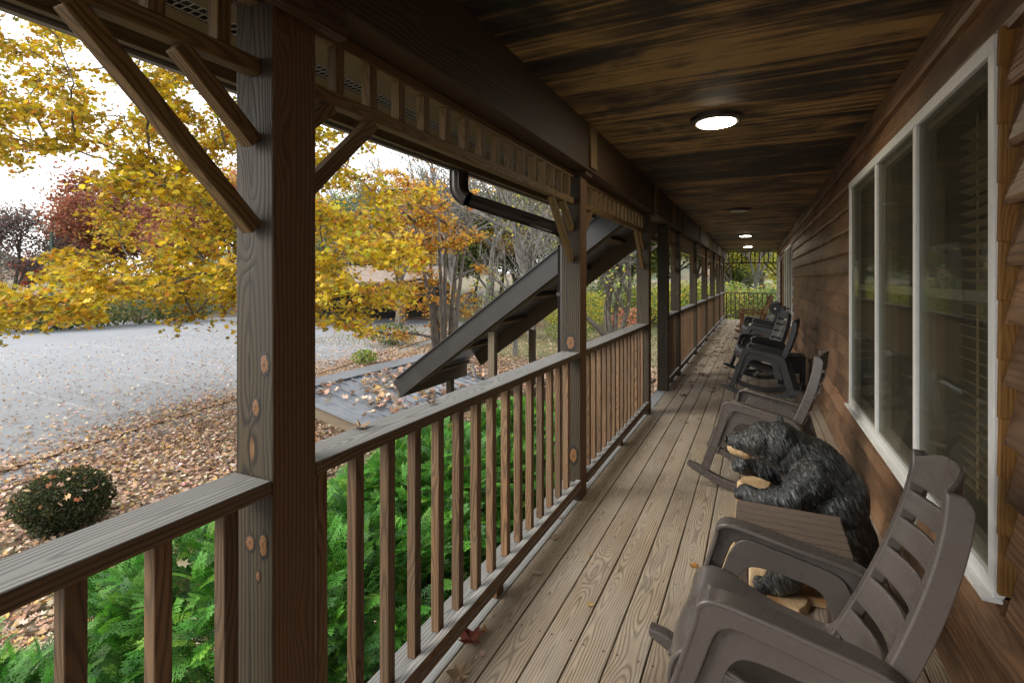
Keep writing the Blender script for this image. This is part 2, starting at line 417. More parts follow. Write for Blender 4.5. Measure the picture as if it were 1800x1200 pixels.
def bear_mat():
    s = NT('carved_fur'); P = s.pos(); x, y, z = s.split(P)
    # short gouges running down and back
    vec = s.xyz(s.math('MULTIPLY', s.math('ADD', x, s.math('MULTIPLY', z, .55)), 75), s.math('MULTIPLY', y, 60), s.math('MULTIPLY', s.math('SUBTRACT', z, s.math('MULTIPLY', x, .45)), 17))
    n = s.noise(vec, 1.0, 3, .6, .7)
    b = s.noise(P, 5, 3, .5)
    col = s.ramp(n, (.38, (.004, .005, .006)), (.52, (.017, .019, .021)), (.60, (.058, .066, .070)), (.72, (.24, .25, .24)))  # pale ridge highlights and dark grooves are painted into the fur colour
    col = s.mix(s.rng(b, .5, .72, 0, .35), col, (.075, .055, .03))
    ck = s.math('MULTIPLY', s.math('LESS_THAN', s.math('ABSOLUTE', s.math('SUBTRACT', s.math('ADD', x, s.math('MULTIPLY', z, .05)), .205)), .0045), s.math('MULTIPLY', s.math('GREATER_THAN', z, .42), s.math('LESS_THAN', y, .1)))
    ck2 = s.math('MULTIPLY', s.math('LESS_THAN', s.math('ABSOLUTE', s.math('SUBTRACT', s.math('ADD', x, s.math('MULTIPLY', z, .05)), .205)), .009), s.math('MULTIPLY', s.math('GREATER_THAN', z, .42), s.math('LESS_THAN', z, .56)))
    col = s.mix(s.math('MAXIMUM', ck, ck2), col, (.002, .0015, .001))
    return s.bsdf(col, .42, n, 1.0, .012, spec=.6)
M['bear'] = bear_mat()
def logmat():
    s = NT('pale_carved_wood'); P = s.pos(); x, y, z = s.split(P)
    n = s.noise(s.xyz(s.math('MULTIPLY', x, 40), s.math('MULTIPLY', y, 40), s.math('MULTIPLY', z, 3)), 1, 4, .6)
    b = s.noise(P, 6, 3, .5)
    col = s.ramp(n, (.3, (.40, .25, .12)), (.7, (.62, .46, .27)))
    col = s.mix(s.rng(b, .5, .65, 0, .8), col, (.42, .19, .055))
    return s.bsdf(col, .5, n, .4, .003)
M['log'] = logmat()
def hillmat():
    s = NT('wooded_hill'); P = s.pos(); n = s.noise(P, .5, 6, .7); b = s.noise(P, .05, 4, .6)
    col = s.ramp(n, (.3, (.045, .035, .03)), (.55, (.12, .075, .045)), (.75, (.20, .15, .09)))
    col = s.mix(s.rng(b, .4, .6), col, (.06, .075, .045))
    return s.bsdf(col, .9, n, 1, .8)
M['hill'] = hillmat()

# ================================================================== SETTING
def sheet(name, pts, z, mat, kind='structure', label=None):
    mb = MB(); mb.poly([(p[0], p[1], z) for p in pts]); o = mb.build(name, mat); tag(o, label, None, None, kind); return o
g = bpy.data.meshes.new('ground'); bm = bmesh.new()
N = 90
xs = np.concatenate([np.linspace(-60, 12, N - 20), np.linspace(20, 300, 20)]); xs = np.concatenate([np.linspace(-320, -66, 20), xs])
ys = np.concatenate([np.linspace(-40, -8, 8), np.linspace(-6, 60, 70), np.linspace(70, 320, 24)])
grid = [[None] * len(ys) for _ in xs]
def ground_h(x, y):
    h = GZ
    dd = max(0, -x - 48); h += min(dd * .05, 1.2)
    dy = max(0, y - 34); h += min(dy * .06, 3)
    if x > -8.5: h += .03 * mnoise.noise(Vector((x * .5, y * .5, 0)))
    return h
for i, x in enumerate(xs):
    for j, y in enumerate(ys):
        grid[i][j] = bm.verts.new((x, y, ground_h(x, y)))
for i in range(len(xs) - 1):
    for j in range(len(ys) - 1):
        bm.faces.new((grid[i][j], grid[i + 1][j], grid[i + 1][j + 1], grid[i][j + 1]))
bm.to_mesh(g); bm.free(); smooth(g)
tag(link('ground', g, M['ground']), 'leaf strewn ground below the porch', kind='structure')
# parking lot with an uneven near edge
edge = []
for k in range(41):
    y = -12 + k * 1.15
    x = -9.9 - max(0, y) * .235 + .5 * mnoise.noise(Vector((y * .45, 3, 1))) + .15 * mnoise.noise(Vector((y * 2.1, 3, 1)))
    edge.append((x, y))
far = [(-27, 34), (-40, 31), (-46, 22), (-47, 5), (-45, -12)]
sheet('parking_lot', edge + far, GZ + .008, M['asphalt'], label='grey asphalt parking lot beyond the leaf litter')
mb = MB()
for k in range(9):
    y = -4.2 + k * 2.8 * 1.0
    x0 = -13.2 - max(0, y) * .235
    mb.poly([(x0, y, GZ + .012), (x0, y + .1, GZ + .012), (x0 - 4.6, y + .45, GZ + .012), (x0 - 4.6, y + .35, GZ + .012)])
    mb.poly([(-27, y + 1.2, GZ + .012), (-27, y + 1.3, GZ + .012), (-31.6, y + 1.4, GZ + .012), (-31.6, y + 1.3, GZ + .012)])
tag(mb.build('parking_line_markings', M['paint']), 'faded white parking bay lines', kind='structure')
# distant wooded hills
def hill(name, cx, cy, rx, ry, h, label):
    me = bpy.data.meshes.new(name); b = bmesh.new(); n = 40; rings = 14
    vs = []
    for i in range(rings + 1):
        r = i / rings; row = []
        for k in range(n):
            a = 2 * PI * k / n
            x = cx + rx * r * math.cos(a); y = cy + ry * r * math.sin(a)
            z = GZ - 1 + h * (math.cos(r * PI) * .5 + .5) * (1 + .25 * mnoise.noise(Vector((x * .02, y * .02, 2))))
            z += (1 - r) * 2.2 * mnoise.noise(Vector((x * .1, y * .1, 5)))
            row.append(b.verts.new((x, y, z)))
        vs.append(row)
    for i in range(rings):
        for k in range(n):
            b.faces.new((vs[i][k], vs[i + 1][k], vs[i + 1][(k + 1) % n], vs[i][(k + 1) % n]))
    b.faces.new(vs[0][::-1])
    bmesh.ops.remove_doubles(b, verts=b.verts, dist=.001); b.to_mesh(me); b.free(); smooth(me)
    tag(link(name, me, M['hill']), label, kind='structure')
hill('hill', -150, 150, 110, 70, 26, 'wooded rise beyond the parking lot')
hill('hill', -235, 20, 90, 110, 30, 'distant wooded hill on the left horizon')
hill('hill', -30, 215, 110, 70, 24, 'wooded rise beyond the far end of the porch')

# ================================================================== PORCH
POSTS = [-1.60, .906, 3.41, 5.91, 7.28, 8.50, 11.05, 13.55, 16.1, 18.7, 21.2]
PW = .140
XI, XO = -1.10, -1.24
YE = 21.34       # far end of the porch
ZC = 2.61        # ceiling
ZB = 2.29        # beam underside
XW = .715
# deck boards
mb = MB()
xk = XI - .015; i = 0
while xk < XW + .02:
    x0 = xk + .0035; x1 = xk + .1395
    y = -2.6 - random.uniform(0, 2)
    while y < YE + .05:
        L = random.choice([3.66, 4.88, 4.88, 6.1]) if i else 9
        y1 = min(y + L, YE + .06)
        dz = random.uniform(-.0015, .0015)
        mb.board(((x0 + x1) / 2 + random.uniform(-.0008, .0008), y + .002, -.018 + dz), ((x0 + x1) / 2 + random.uniform(-.0008, .0008), y1 - .002, -.018 + dz), x1 - x0, .036)
        y = y1
        if y1 >= YE: break
    xk += .143; i += 1
o = mb.build('porch_deck', M['deck'], bev=.003); tag(o, 'long weathered deck boards running down the porch', kind='structure')
mb = MB()
mb.board((XI - .0875, -3, -.018), (XI - .0875, YE + .06, -.018), .139, .036, seed=5.3)
mb2 = mb.build('porch_edge_board', M['edgedeck'], bev=.003); tag(mb2, 'pale weathered outermost deck board beneath the railing', kind='structure')
mb = MB()
mb.board((-1.27, -3, -.155), (-1.27, YE, -.155), .035, .235)
for y in np.arange(-2.8, YE, .61): mb.board((-1.24, y, -.14), (XW, y, -.14), .038, .19)
for y in (POSTS): mb.board((-1.17, y + .07, GZ - .05), (-1.17, y + .07, -.26), .14, .14, up=(0, 1, 0))
mb.board((-1.24, YE + .03, -.155), (XW, YE + .03, -.155), .035, .235)
tag(mb.build('porch_substructure', M['stair']), 'rim boards joists and footings carrying the deck', kind='structure')
# dirt shadow ground under porch is simply the ground
# ceiling
mb = MB(); mb.board((-.15, -3, ZC + .01), (-.15, YE + .1, ZC + .01), 1.82, .02)
tag(mb.build('porch_ceiling', M['ceiling']), 'dark streaky stained plywood ceiling', kind='structure')
# roof above (keeps the sky out)
mb = MB()
mb.poly([(-1.80, -3.2, ZB - .02 + .30), (-1.80, YE + .5, ZB + .28), (1.2, YE + .5, 3.6), (1.2, -3.2, 3.6)])
mb.poly([(1.2, -3.2, 3.62), (1.2, YE + .5, 3.62), (6, YE + .5, 3.64), (6, -3.2, 3.64)])
rf = mb.build('porch_roof', M['metal']); m_ = rf.modifiers.new('s', 'SOLIDIFY'); m_.thickness = .03; m_.offset = 1
tag(rf, 'roof sheet over the porch', 'roof')

# beam
e = empty('porch_beam', (-1.14, -3, ZB), 'long dark boxed beam resting on the row of porch posts', 'beam')
mb = MB((-1.14, -3, ZB)); mb.board((-1.125, -3, ZB + .165), (-1.125, YE + .1, ZB + .165), .17, .328, up=(0, 0, 1))
mb.build('beam_box', M['beam'], e, bev=.004)
for y in POSTS[1:]:
    mb = MB((-1.14, -3, ZB)); mb.board((-1.031, y + .07, ZB + .02), (-1.031, y + .07, ZC - .004), .15, .018, up=(1, 0, 0)); 
    mb.build('cover_strip', M['frieze'], e, bev=.002)
# posts
ends = ['in the left foreground with pale knots and a centre crack', 'second along the porch, with the corrugated downspout behind it', 'third along, on the near side of the stair opening', 'on the far side of the stair opening, standing clear of any railing', 'standing close behind the post of the stair opening', 'at the near end of the far railings', 'sixth from the far corner', 'third from the far corner', 'second from the far corner', 'at the far left corner of the porch']
ends[3] = 'on the far side of the stair opening, standing clear'
ends[5] = 'fifth from the far corner'; ends[6] = 'fourth from the far corner'
for i, y in enumerate(POSTS):
    if i == 0: continue
    e = empty('porch_post', (-1.17, y + .07, 0), 'square weathered wooden post ' + ends[i - 1], 'post', 'posts along the porch railing')
    mb = MB((-1.17, y + .07, 0))
    if i == 1:
        mb.board((-1.2065, y + .07, -.25), (-1.2065, y + .07, ZB - .002), .067, .14, up=(0, 1, 0), seed=11.3)
        mb.board((-1.1355, y + .07, -.25), (-1.1355, y + .07, ZB - .002), .071, .14, up=(0, 1, 0), seed=24.1)
        mb.v = []; mb.f = []; mb.w = []
    mb.board((-1.17, y + .07, -.25), (-1.17, y + .07, ZB - .002), .14, .14, up=(0, 1, 0), seed=11.3 + i * 3.7)
    mb.build('post_shaft', M['post'], e, bev=.005, seg=3)
    if i not in (4,):
        b = MB((-1.17, y + .07, 0)); b.board((-1.155, y + .07, ZB - .028), (-1.155, y + .07, ZB - .003), .19, .155, up=(0, 1, 0))
        if i == 1: b.board((-1.05, y - .9, ZB + .006 - .045), (-1.05, y + .19, ZB - .039), .035, .085)
        b.build('post_cap', M['beam'], e, bev=.002)

# big open knots on the two nearest posts
def knot_mat():
    q = NT('knot_wood'); a = q.n('ShaderNodeAttribute', attribute_name='wood').outputs['Vector']; x, y, z = q.split(a)
    r = q.math('SQRT', q.math('ADD', q.math('MULTIPLY', x, x), q.math('MULTIPLY', y, y)))
    nn = q.noise(a, 3.0, 3, .6)
    r2 = q.math('ADD', r, q.math('MULTIPLY', q.math('SUBTRACT', nn, .5), .6))
    g = q.math('MULTIPLY_ADD', q.math('SINE', q.math('MULTIPLY', r2, 30)), .5, .5)
    col = q.mix(g, (.23, .105, .032), (.085, .034, .010))
    col = q.mix(q.rng(r2, .58, .74), col, (.006, .004, .002)); col = q.mix(q.rng(r2, .22, .05), col, (.035, .015, .006))
    return q.bsdf(col, .55, g, .4, .001)
M['knot'] = knot_mat()
PO_ = {o.location.y: o for o in S.objects if o.name.startswith('porch_post')}
def knot(i, px, py, hw, hh):
    hw *= 1.3; hh *= 1.35
    y = POSTS[i]; u = (px - 900) / 900; phi = R(YAW) - math.atan(u); X = -y * math.tan(phi); fwd = -sa * X + ca * y
    z = CAMZ - (py - 490.5) / 900 * fwd; k = fwd / 900
    org = (-1.17, y + .07, 0); m = MB(org); n = 22; rim = []
    for q in range(n):
        a = 2 * PI * q / n; rr = 1 + .10 * mnoise.noise(Vector((math.cos(a) * 1.5 + px, math.sin(a) * 1.5, py))); rim.append((a, rr))
    for q in range(n):
        (a, ra), (b, rb) = rim[q], rim[(q + 1) % n]
        m.poly([(X, y - .0022, z), (X + hw * k * math.cos(a) * ra, y - .0006, z + hh * k * math.sin(a) * ra), (X + hw * k * math.cos(b) * rb, y - .0006, z + hh * k * math.sin(b) * rb)][::-1],
               [(0, 0, px), (math.cos(a), math.sin(a), px), (math.cos(b), math.sin(b), px)][::-1])
    par = min(PO_.items(), key=lambda t: abs(t[0] - (y + .07)))[1]
    o = m.build('knot', M['knot'], par); return o
for a in ((1, 465, 640, 11, 17), (1, 450, 716, 9, 16), (1, 440, 953, 11, 14), (1, 463, 958, 10, 20), (1, 454, 1012, 5, 9), (2, 1003, 602, 8, 12), (2, 1008, 800, 7, 13)): knot(*a)

# railings -------------------------------------------------------------
def railing(p0, p1, name_label, group, along='y', n=None, block=True):
    """p0,p1: (x,y) of inner-plane line ends between posts; boards laid between them"""
    x = -1.17
    if along == 'y':
        a, b = p0, p1; L = b - a
        P = lambda t, off, z: (x + off, a + t, z)
    else:
        a, b = p0, p1; L = b - a
        P = lambda t, off, z: (a + t, along_y + off, z)
    org = P(0, 0, 0)
    e = empty('porch_railing', org, name_label, 'railing', group)
    def B(): return MB(org)
    m = B(); m.board(P(.002, 0, 1.014), P(L - .002, 0, 1.014), .14, .038); m.build('top_rail', M['rail'], e, bev=.005, seg=3)
    m = B(); m.board(P(.002, -.012, .112), P(L - .002, -.012, .112), .098, .036); m.build('bottom_rail', M['rail'], e, bev=.003)
    m = B(); m.board(P(.002, .057, .128), P(L - .002, .057, .128), .035, .042); m.board(P(.002, .064, .094), P(L - .002, .064, .094), .030, .024); m.build('nailer', M['baluster'], e, bev=.003)
    if block:
        m = B(); m.board(P(L / 2 + .0, 0, -.0005), P(L / 2, 0, .0935), .09, .07, up=(0, 1, 0)); m.build('support_block', M['baluster'], e, bev=.003)
    n = n or max(3, int(round((L - .05) / .155)))
    for k in range(n):
        t = .064 + k * .155
        if t > L - .03: break
        m = B(); j = random.uniform(-.002, .002)
        m.board(P(t + j, .012, .131), P(t + random.uniform(-.003, .003), .012, .993), .038, .038, up=(0, 1, 0))
        m.build('baluster', M['baluster'], e, bev=.003)
    return e
rl = ['in the left foreground, cap running off the left edge', 'between the first and second posts', 'between the second and third posts before the stair opening', None, 'shortest one just past the stair opening', 'first full bay past the stair opening', 'second full bay past the stair opening', 'third full bay past the stair opening', 'fourth full bay past the stair opening', 'last bay before the far corner']
for i in range(len(POSTS) - 1):
    if rl[i] is None: continue
    if i == 0:
        a, b = POSTS[0] + PW, POSTS[1]
        # keep the baluster phase of the photo: one at y = .82
        L = b - a; k = int((.82 - a) / .155); a2 = .82 - k * .155 - .064
        railing(a2, b, 'weathered wooden railing ' + rl[i], 'railings between the porch posts')
    else:
        railing(POSTS[i] + PW, POSTS[i + 1], 'weathered wooden railing ' + rl[i], 'railings between the porch posts')
# end railing (across)
along_y = YE - .07
e = railing(XI + .003, XW - .03, 'dark railing across the far end of the porch', 'railings between the porch posts', along='x', block=False)

# friezes ---------------------------------------------------------------
def frieze(a, b, lab, along='y', braces=(True, True), z0=2.062, z1=2.105, zt=2.264):
    L = b - a
    if along == 'y': P = lambda t, off, z: (-1.165 + off, a + t, z)
    else: P = lambda t, off, z: (a + t, along_y + off, z)
    org = P(0, 0, 2.06)
    e = empty('lattice_frieze', org, lab, 'frieze', 'spindle friezes under the beam')
    m = MB(org); m.board(P(.001, 0, (z0 + z1) / 2), P(L - .001, 0, (z0 + z1) / 2), .04, z1 - z0); m.build('bottom_rail', M['frieze'], e, bev=.003)
    m = MB(org); m.board(P(.001, 0, zt), P(L - .001, 0, zt), .04, .040); m.build('top_rail', M['frieze'], e, bev=.003)
    n = int(round((L - .05) / .152))
    for k in range(n):
        t = .14 + k * .152
        if t > L - .03: break
        m = MB(org); m.board(P(t, 0, z1 + .0005), P(t + random.uniform(-.002, .002), 0, zt - .0205), .036, .036, up=(0, 1, 0)); m.build('spindle', M['frieze'], e, bev=.002)
    # paired diagonal braces
    def brace(t0, zz, t1):
        m = MB(org); dv = Vector(P(t1, 0, 0)) - Vector(P(t0, 0, 0)); 
        m.board(P(t0, 0, zz), P(t1, 0, z0 - .002), .038, .042, up=(0, 0, 1)); m.build('brace', M['frieze'], e, bev=.003)
    if braces[0]: brace(.008, CAMZ + .24, .30); brace(.008, CAMZ + .43, .115)
    if braces[1]: brace(L - .008, CAMZ + .13, L - .40); brace(L - .008, CAMZ + .35, L - .20)
    return e
fl = ['in the left foreground above the parking lot', 'between the first and second posts', 'between the second and third posts', None, 'just past the stair opening', 'above the first full bay past the stairs', 'above the second full bay past the stairs', 'above the third full bay past the stairs', 'above the fourth full bay past the stairs', 'above the last bay before the far corner']
for i in range(len(POSTS) - 1):
    if fl[i] is None: continue
    frieze(POSTS[i] + PW, POSTS[i + 1], 'wooden spindle frieze with paired diagonal braces ' + fl[i])
frieze(XI + .003, XW - .03, 'dark spindle frieze across the far end of the porch', along='x', z0=2.13, z1=2.17, zt=2.575)

# eave: soffit, vent strip, fascia, gutter
e = empty('eave', (-1.5, -3, 2.3), 'overhanging eave with vented soffit and dark gutter outside the posts', 'eave')
def B(): return MB((-1.5, -3, 2.3))
m = B(); m.board((-1.345, -3, 2.345), (-1.345, YE + .4, 2.345), .25, .012); m.board((-1.64, -3, 2.345), (-1.64, YE + .4, 2.345), .17, .012); m.build('soffit', M['soffit'], e)
m = B(); m.board((-1.51, -3, 2.362), (-1.51, YE + .4, 2.362), .16, .012); m.build('vent_back', M['dark'], e)
m = B()
for dx in (-.035, 0, .035): m.board((-1.51 + dx, -3, 2.341), (-1.51 + dx, YE, 2.341), .003, .003)
for y in np.arange(-.6, 9, .025): m.board((-1.553, y, 2.343), (-1.467, y, 2.343), .003, .003)
m.build('vent_mesh', M['wire'], e)
m = B(); m.board((-1.737, -3, 2.32), (-1.737, YE + .4, 2.32), .026, .125); m.build('fascia_board', M['soffit'], e, bev=.002)
m = B(); m.board((-1.79, -3, 2.325), (-1.79, YE + .4, 2.325), .075, .11); m.build('gutter', M['gutter'], e, bev=.008)
m = B(); m.board((-1.815, -3, 2.264), (-1.815, YE + .4, 2.264), .028, .012); m.build('gutter_edge', M['gutterlip'], e)

# downspout: from the gutter in a bend, slanting back to the second post, then down
def ribbed(name, pts, parent, w_=.115, h_=.085, org=(0, 0, 0)):
    m = MB(org); pts = [Vector(p) for p in pts]; prof = []
    n = 28
    for k in range(n):
        a = 2 * PI * k / n
        c, s_ = math.cos(a), math.sin(a)
        x = math.copysign(abs(c) ** .35, c) * w_ / 2; y = math.copysign(abs(s_) ** .35, s_) * h_ / 2
        rr = 1 + .07 * (-1) ** k
        prof.append((x * rr, y * rr))
    b = 0; prev = Vector((0, 1, 0))
    for i, p in enumerate(pts):
        t = (pts[min(i + 1, len(pts) - 1)] - pts[max(i - 1, 0)]).normalized()
        a = (prev - t * prev.dot(t)).normalized(); prev = a; c = t.cross(a)
        for (x, y) in prof: m.v.append(p + a * x + c * y - m.o)
    for i in range(len(pts) - 1):
        for k in range(n):
            f = (i * n + k, i * n + (k + 1) % n, (i + 1) * n + (k + 1) % n, (i + 1) * n + k)
            m.f.append(f); m.w += [(0, 0, 0)] * 4
    return m.build(name, M['gutter'], parent)
e = empty('downspout', (-1.3, 3.3, GZ), 'dark corrugated downspout slanting from the gutter to the second post', 'downspout')
yA = 3.22; px_ = -1.287
bend = []
for k in range(9):
    a = k / 8 * R(68)
    bend.append((-1.79 + (1 - math.cos(a)) * .10, 2.93 + (1 - math.cos(a)) * .02, 2.16 - math.sin(a) * .10))
last = Vector(bend[-1])
end = Vector((px_, 3.45, 1.90))
bend2 = []
dirv = (end - last).normalized()
for k in range(1, 9):
    a = k / 8
    q = end.lerp(end + Vector((0, 0, -.14)), a * a) if a else end
    bend2.append(tuple(end + dirv * (.07 * (1 - (1 - a) ** 2)) + Vector((0, 0, -.10 * a * a))))
ribbed('upper_elbow', [(-1.79, 2.93, 2.29)] + bend, e, org=(-1.3, 3.3, GZ))
ribbed('slanting_pipe', [tuple(last), tuple(end)], e, org=(-1.3, 3.3, GZ))
ribbed('lower_elbow', [tuple(end)] + bend2, e, org=(-1.3, 3.3, GZ))
q = Vector(bend2[-1])
ribbed('vertical_pipe', [tuple(q), (q.x, q.y, GZ + .1)], e, org=(-1.3, 3.3, GZ))
mm = MB((-1.3, 3.3, GZ)); mm.box(q.x - .048, q.x + .048, q.y - .062, q.y + .062, 1.42, 1.445); mm.build('pipe_strap', M['gutter'], e)

# ceiling lights
for i, (ly, lit) in enumerate([(3.66, 1), (8.55, 0), (13.6, 1), (18.2, 1)]):
    lab = ['lit round flush light nearest the camera, the largest glowing disc', 'unlit round flush light second along the ceiling', 'lit round flush light third along the ceiling', 'lit round flush light nearest the far end'][i]
    e = empty('ceiling_light', (-.24, ly, ZC), lab, 'ceiling light', 'flush lights along the porch ceiling')
    def disc(r0, z0, r1, z1, nm, mt, n=48):
        b = MB(); 
        b.tube([(0, 0, z0), (0, 0, z1)], [r0, r1], n); o = b.build(nm, mt, e); return o
    disc(.168, -.0005, .160, -.020, 'outer_ring', M['gutter'])
    disc(.150, -.020, .138, -.034, 'inner_ring', M['resin'])
    disc(.122, -.034, .118, -.040, 'diffuser', M['lamp'] if lit else M['lampoff'])

# ================================================================== HOUSE WALL
WINS = [(2.05, 4.77), (12.2, 15.0), (18.9, 20.6)]
WZ0, WZ1 = CAMZ - .975, CAMZ + .750
house = empty('house', (XW, 9, GZ), 'house wall of wavy-edged brown lap siding with white framed windows', 'house')
HO = (XW, 9, GZ)
mb = MB(HO)
EXPO = .178
def siding_seg(mb, y0, y1, z0, z1, zc0, zc1, seed, tops=None):
    """lap board z0..z1, clipped to zc0..zc1; x grows proud towards the bottom"""
    xf = lambda z: XW - .046 + (z - z0) / (z1 - z0) * .042
    n = max(1, int((y1 - y0) / .12)); u0 = seed * 3.1
    za, zb = max(z0, zc0), min(z1, zc1)
    if zb - za < .004: return
    rows = []
    for k in range(n + 1):
        y = y0 + (y1 - y0) * k / n
        wob = (.0075 * mnoise.noise(Vector((y * 2.3, z0 * 7, 1))) + .0025 * mnoise.noise(Vector((y * 9, z0 * 7, 4)))) if za == z0 else 0
        xa = xf(za) + .008 * mnoise.noise(Vector((y * 3.1, z0 * 5, 9)))
        rows.append((y, xa, za + wob * 1.6, xf(zb), zb))
    zc = (z0 + z1) / 2
    for k in range(n):
        y, xa, a, xb, b = rows[k]; y2, xa2, a2, xb2, b2 = rows[k + 1]
        W = lambda yy, zz: (yy + u0, zz - zc + (seed % .06 - .03), seed)
        if za == z0 and b - a > .06:
            m1, m2 = a + .020, a2 + .020; t1 = xa + (xb - xa) * .02 / (b - a); t2 = xa2 + (xb2 - xa2) * .02 / (b2 - a2)
            mb.poly([(t1, y, m1), (t2, y2, m2), (xb2, y2, b2), (xb, y, b)], [W(y, m1), W(y2, m2), W(y2, b2), W(y, b)])
            mb.poly([(xa + .011, y, a), (xa2 + .011, y2, a2), (t2, y2, m2), (t1, y, m1)], [W(y, a), W(y2, a2), W(y2, m2), W(y, m1)])
            mb.poly([(xa + .042, y, a + .001), (xa2 + .042, y2, a2 + .001), (xa2 + .011, y2, a2), (xa + .011, y, a)], [W(y, a - .02), W(y2, a2 - .02), W(y2, a2), W(y, a)])
            continue
        mb.poly([(xa, y, a), (xa2, y2, a2), (xb2, y2, b2), (xb, y, b)], [W(y, a), W(y2, a2), W(y2, b2), W(y, b)])
        mb.poly([(xa + .042, y, a + .001), (xa2 + .042, y2, a2 + .001), (xa2, y2, a2), (xa, y, a)], [W(y, a - .02), W(y2, a2 - .02), W(y2, a2), W(y, a)])
    for (yy, r_) in ((y0, rows[0]), (y1, rows[-1])):
        _, xa, a, xb, b = r_
        mb.poly([(xa, yy, a), (xb, yy, b), (xb + .03, yy, b), (xa + .042, yy, a)], [(0, 0, seed)] * 4)
z = -.02 - EXPO
while z < ZC:
    cuts = [-3.0]
    # boards butt at random joints
    y = -3.0
    while y < YE + .1:
        y1 = min(y + random.uniform(2.6, 4.9), YE + .1); cuts.append(y1); y = y1
        if y1 >= YE + .1: break
    segs = list(zip(cuts[:-1], cuts[1:]))
    for (a, b) in segs:
        seed = random.uniform(0, 50)
        pieces = [(a, b)]
        for (w0, w1) in WINS:
            w0 -= .0; w1 += .0
            gap0 = .026
            new = []
            for (p, q) in pieces:
                if z + EXPO + .012 <= WZ0 or z >= WZ1 or q <= w0 or p >= w1: new.append((p, q)); continue
                if p < w0: new.append((p, w0 - (gap0 + .012 * mnoise.noise(Vector((z * 9, w0, 0)))) if z > WZ0 - .1 else w0))
                if q > w1: new.append((w1 + .004, q))
                # above / below the window
                lo, hi = max(p, w0), min(q, w1)
                if z < WZ0: siding_seg(mb, lo, hi, z, z + EXPO + .012, z, WZ0 + .01, seed)
                if z + EXPO + .012 > WZ1: siding_seg(mb, lo, hi, z, z + EXPO + .012, WZ1 - .01, z + EXPO + .012, seed)
            pieces = new
        for (p, q) in pieces:
            if q - p > .02: siding_seg(mb, p + .0012, q - .0012, z, z + EXPO + .012, -9, 9, seed)
    z += EXPO
mb.build('siding', M['siding'], house)
# nail heads
mb = MB(HO)
for k in range(int((ZC + .1) / EXPO) + 1):
    zz = -.02 + k * EXPO + .05
    for y in list(np.arange(.4, 2.0, .41)) + list(np.arange(5.1, 12, .41)):
        yy = y + .02 * random.random()
        mb.tube([(XW - .042, yy, zz), (XW - .030, yy, zz)], .0042, 6)
mb.build('nail_heads', M['wire'], house)
# sheathing behind the boards (not across the windows)
mb = MB(HO)
def wallpanel(y0, y1, z0, z1): mb.board((XW + .045, y0, (z0 + z1) / 2), (XW + .045, y1, (z0 + z1) / 2), .07, z1 - z0)
prev = -3
for (w0, w1) in WINS:
    wallpanel(prev, w0 + .01, -.3, 3.0); wallpanel(w0 + .012, w1 - .012, -.3, WZ0 + .01); wallpanel(w0 + .012, w1 - .012, WZ1 - .01, 3.0); prev = w1 - .01
wallpanel(prev, YE + .1, -.3, 3.0)
mb.board((XW + .045, 9, GZ), (XW + .045, 9, GZ + .01), .01, .01)
mb.build('wall_core', M['dark'], house)
mb = MB(HO); mb.board((XW - .012, -3, ZC - .035), (XW - .012, YE, ZC - .035), .045, .068); mb.build('frieze_board', M['siding'], house)
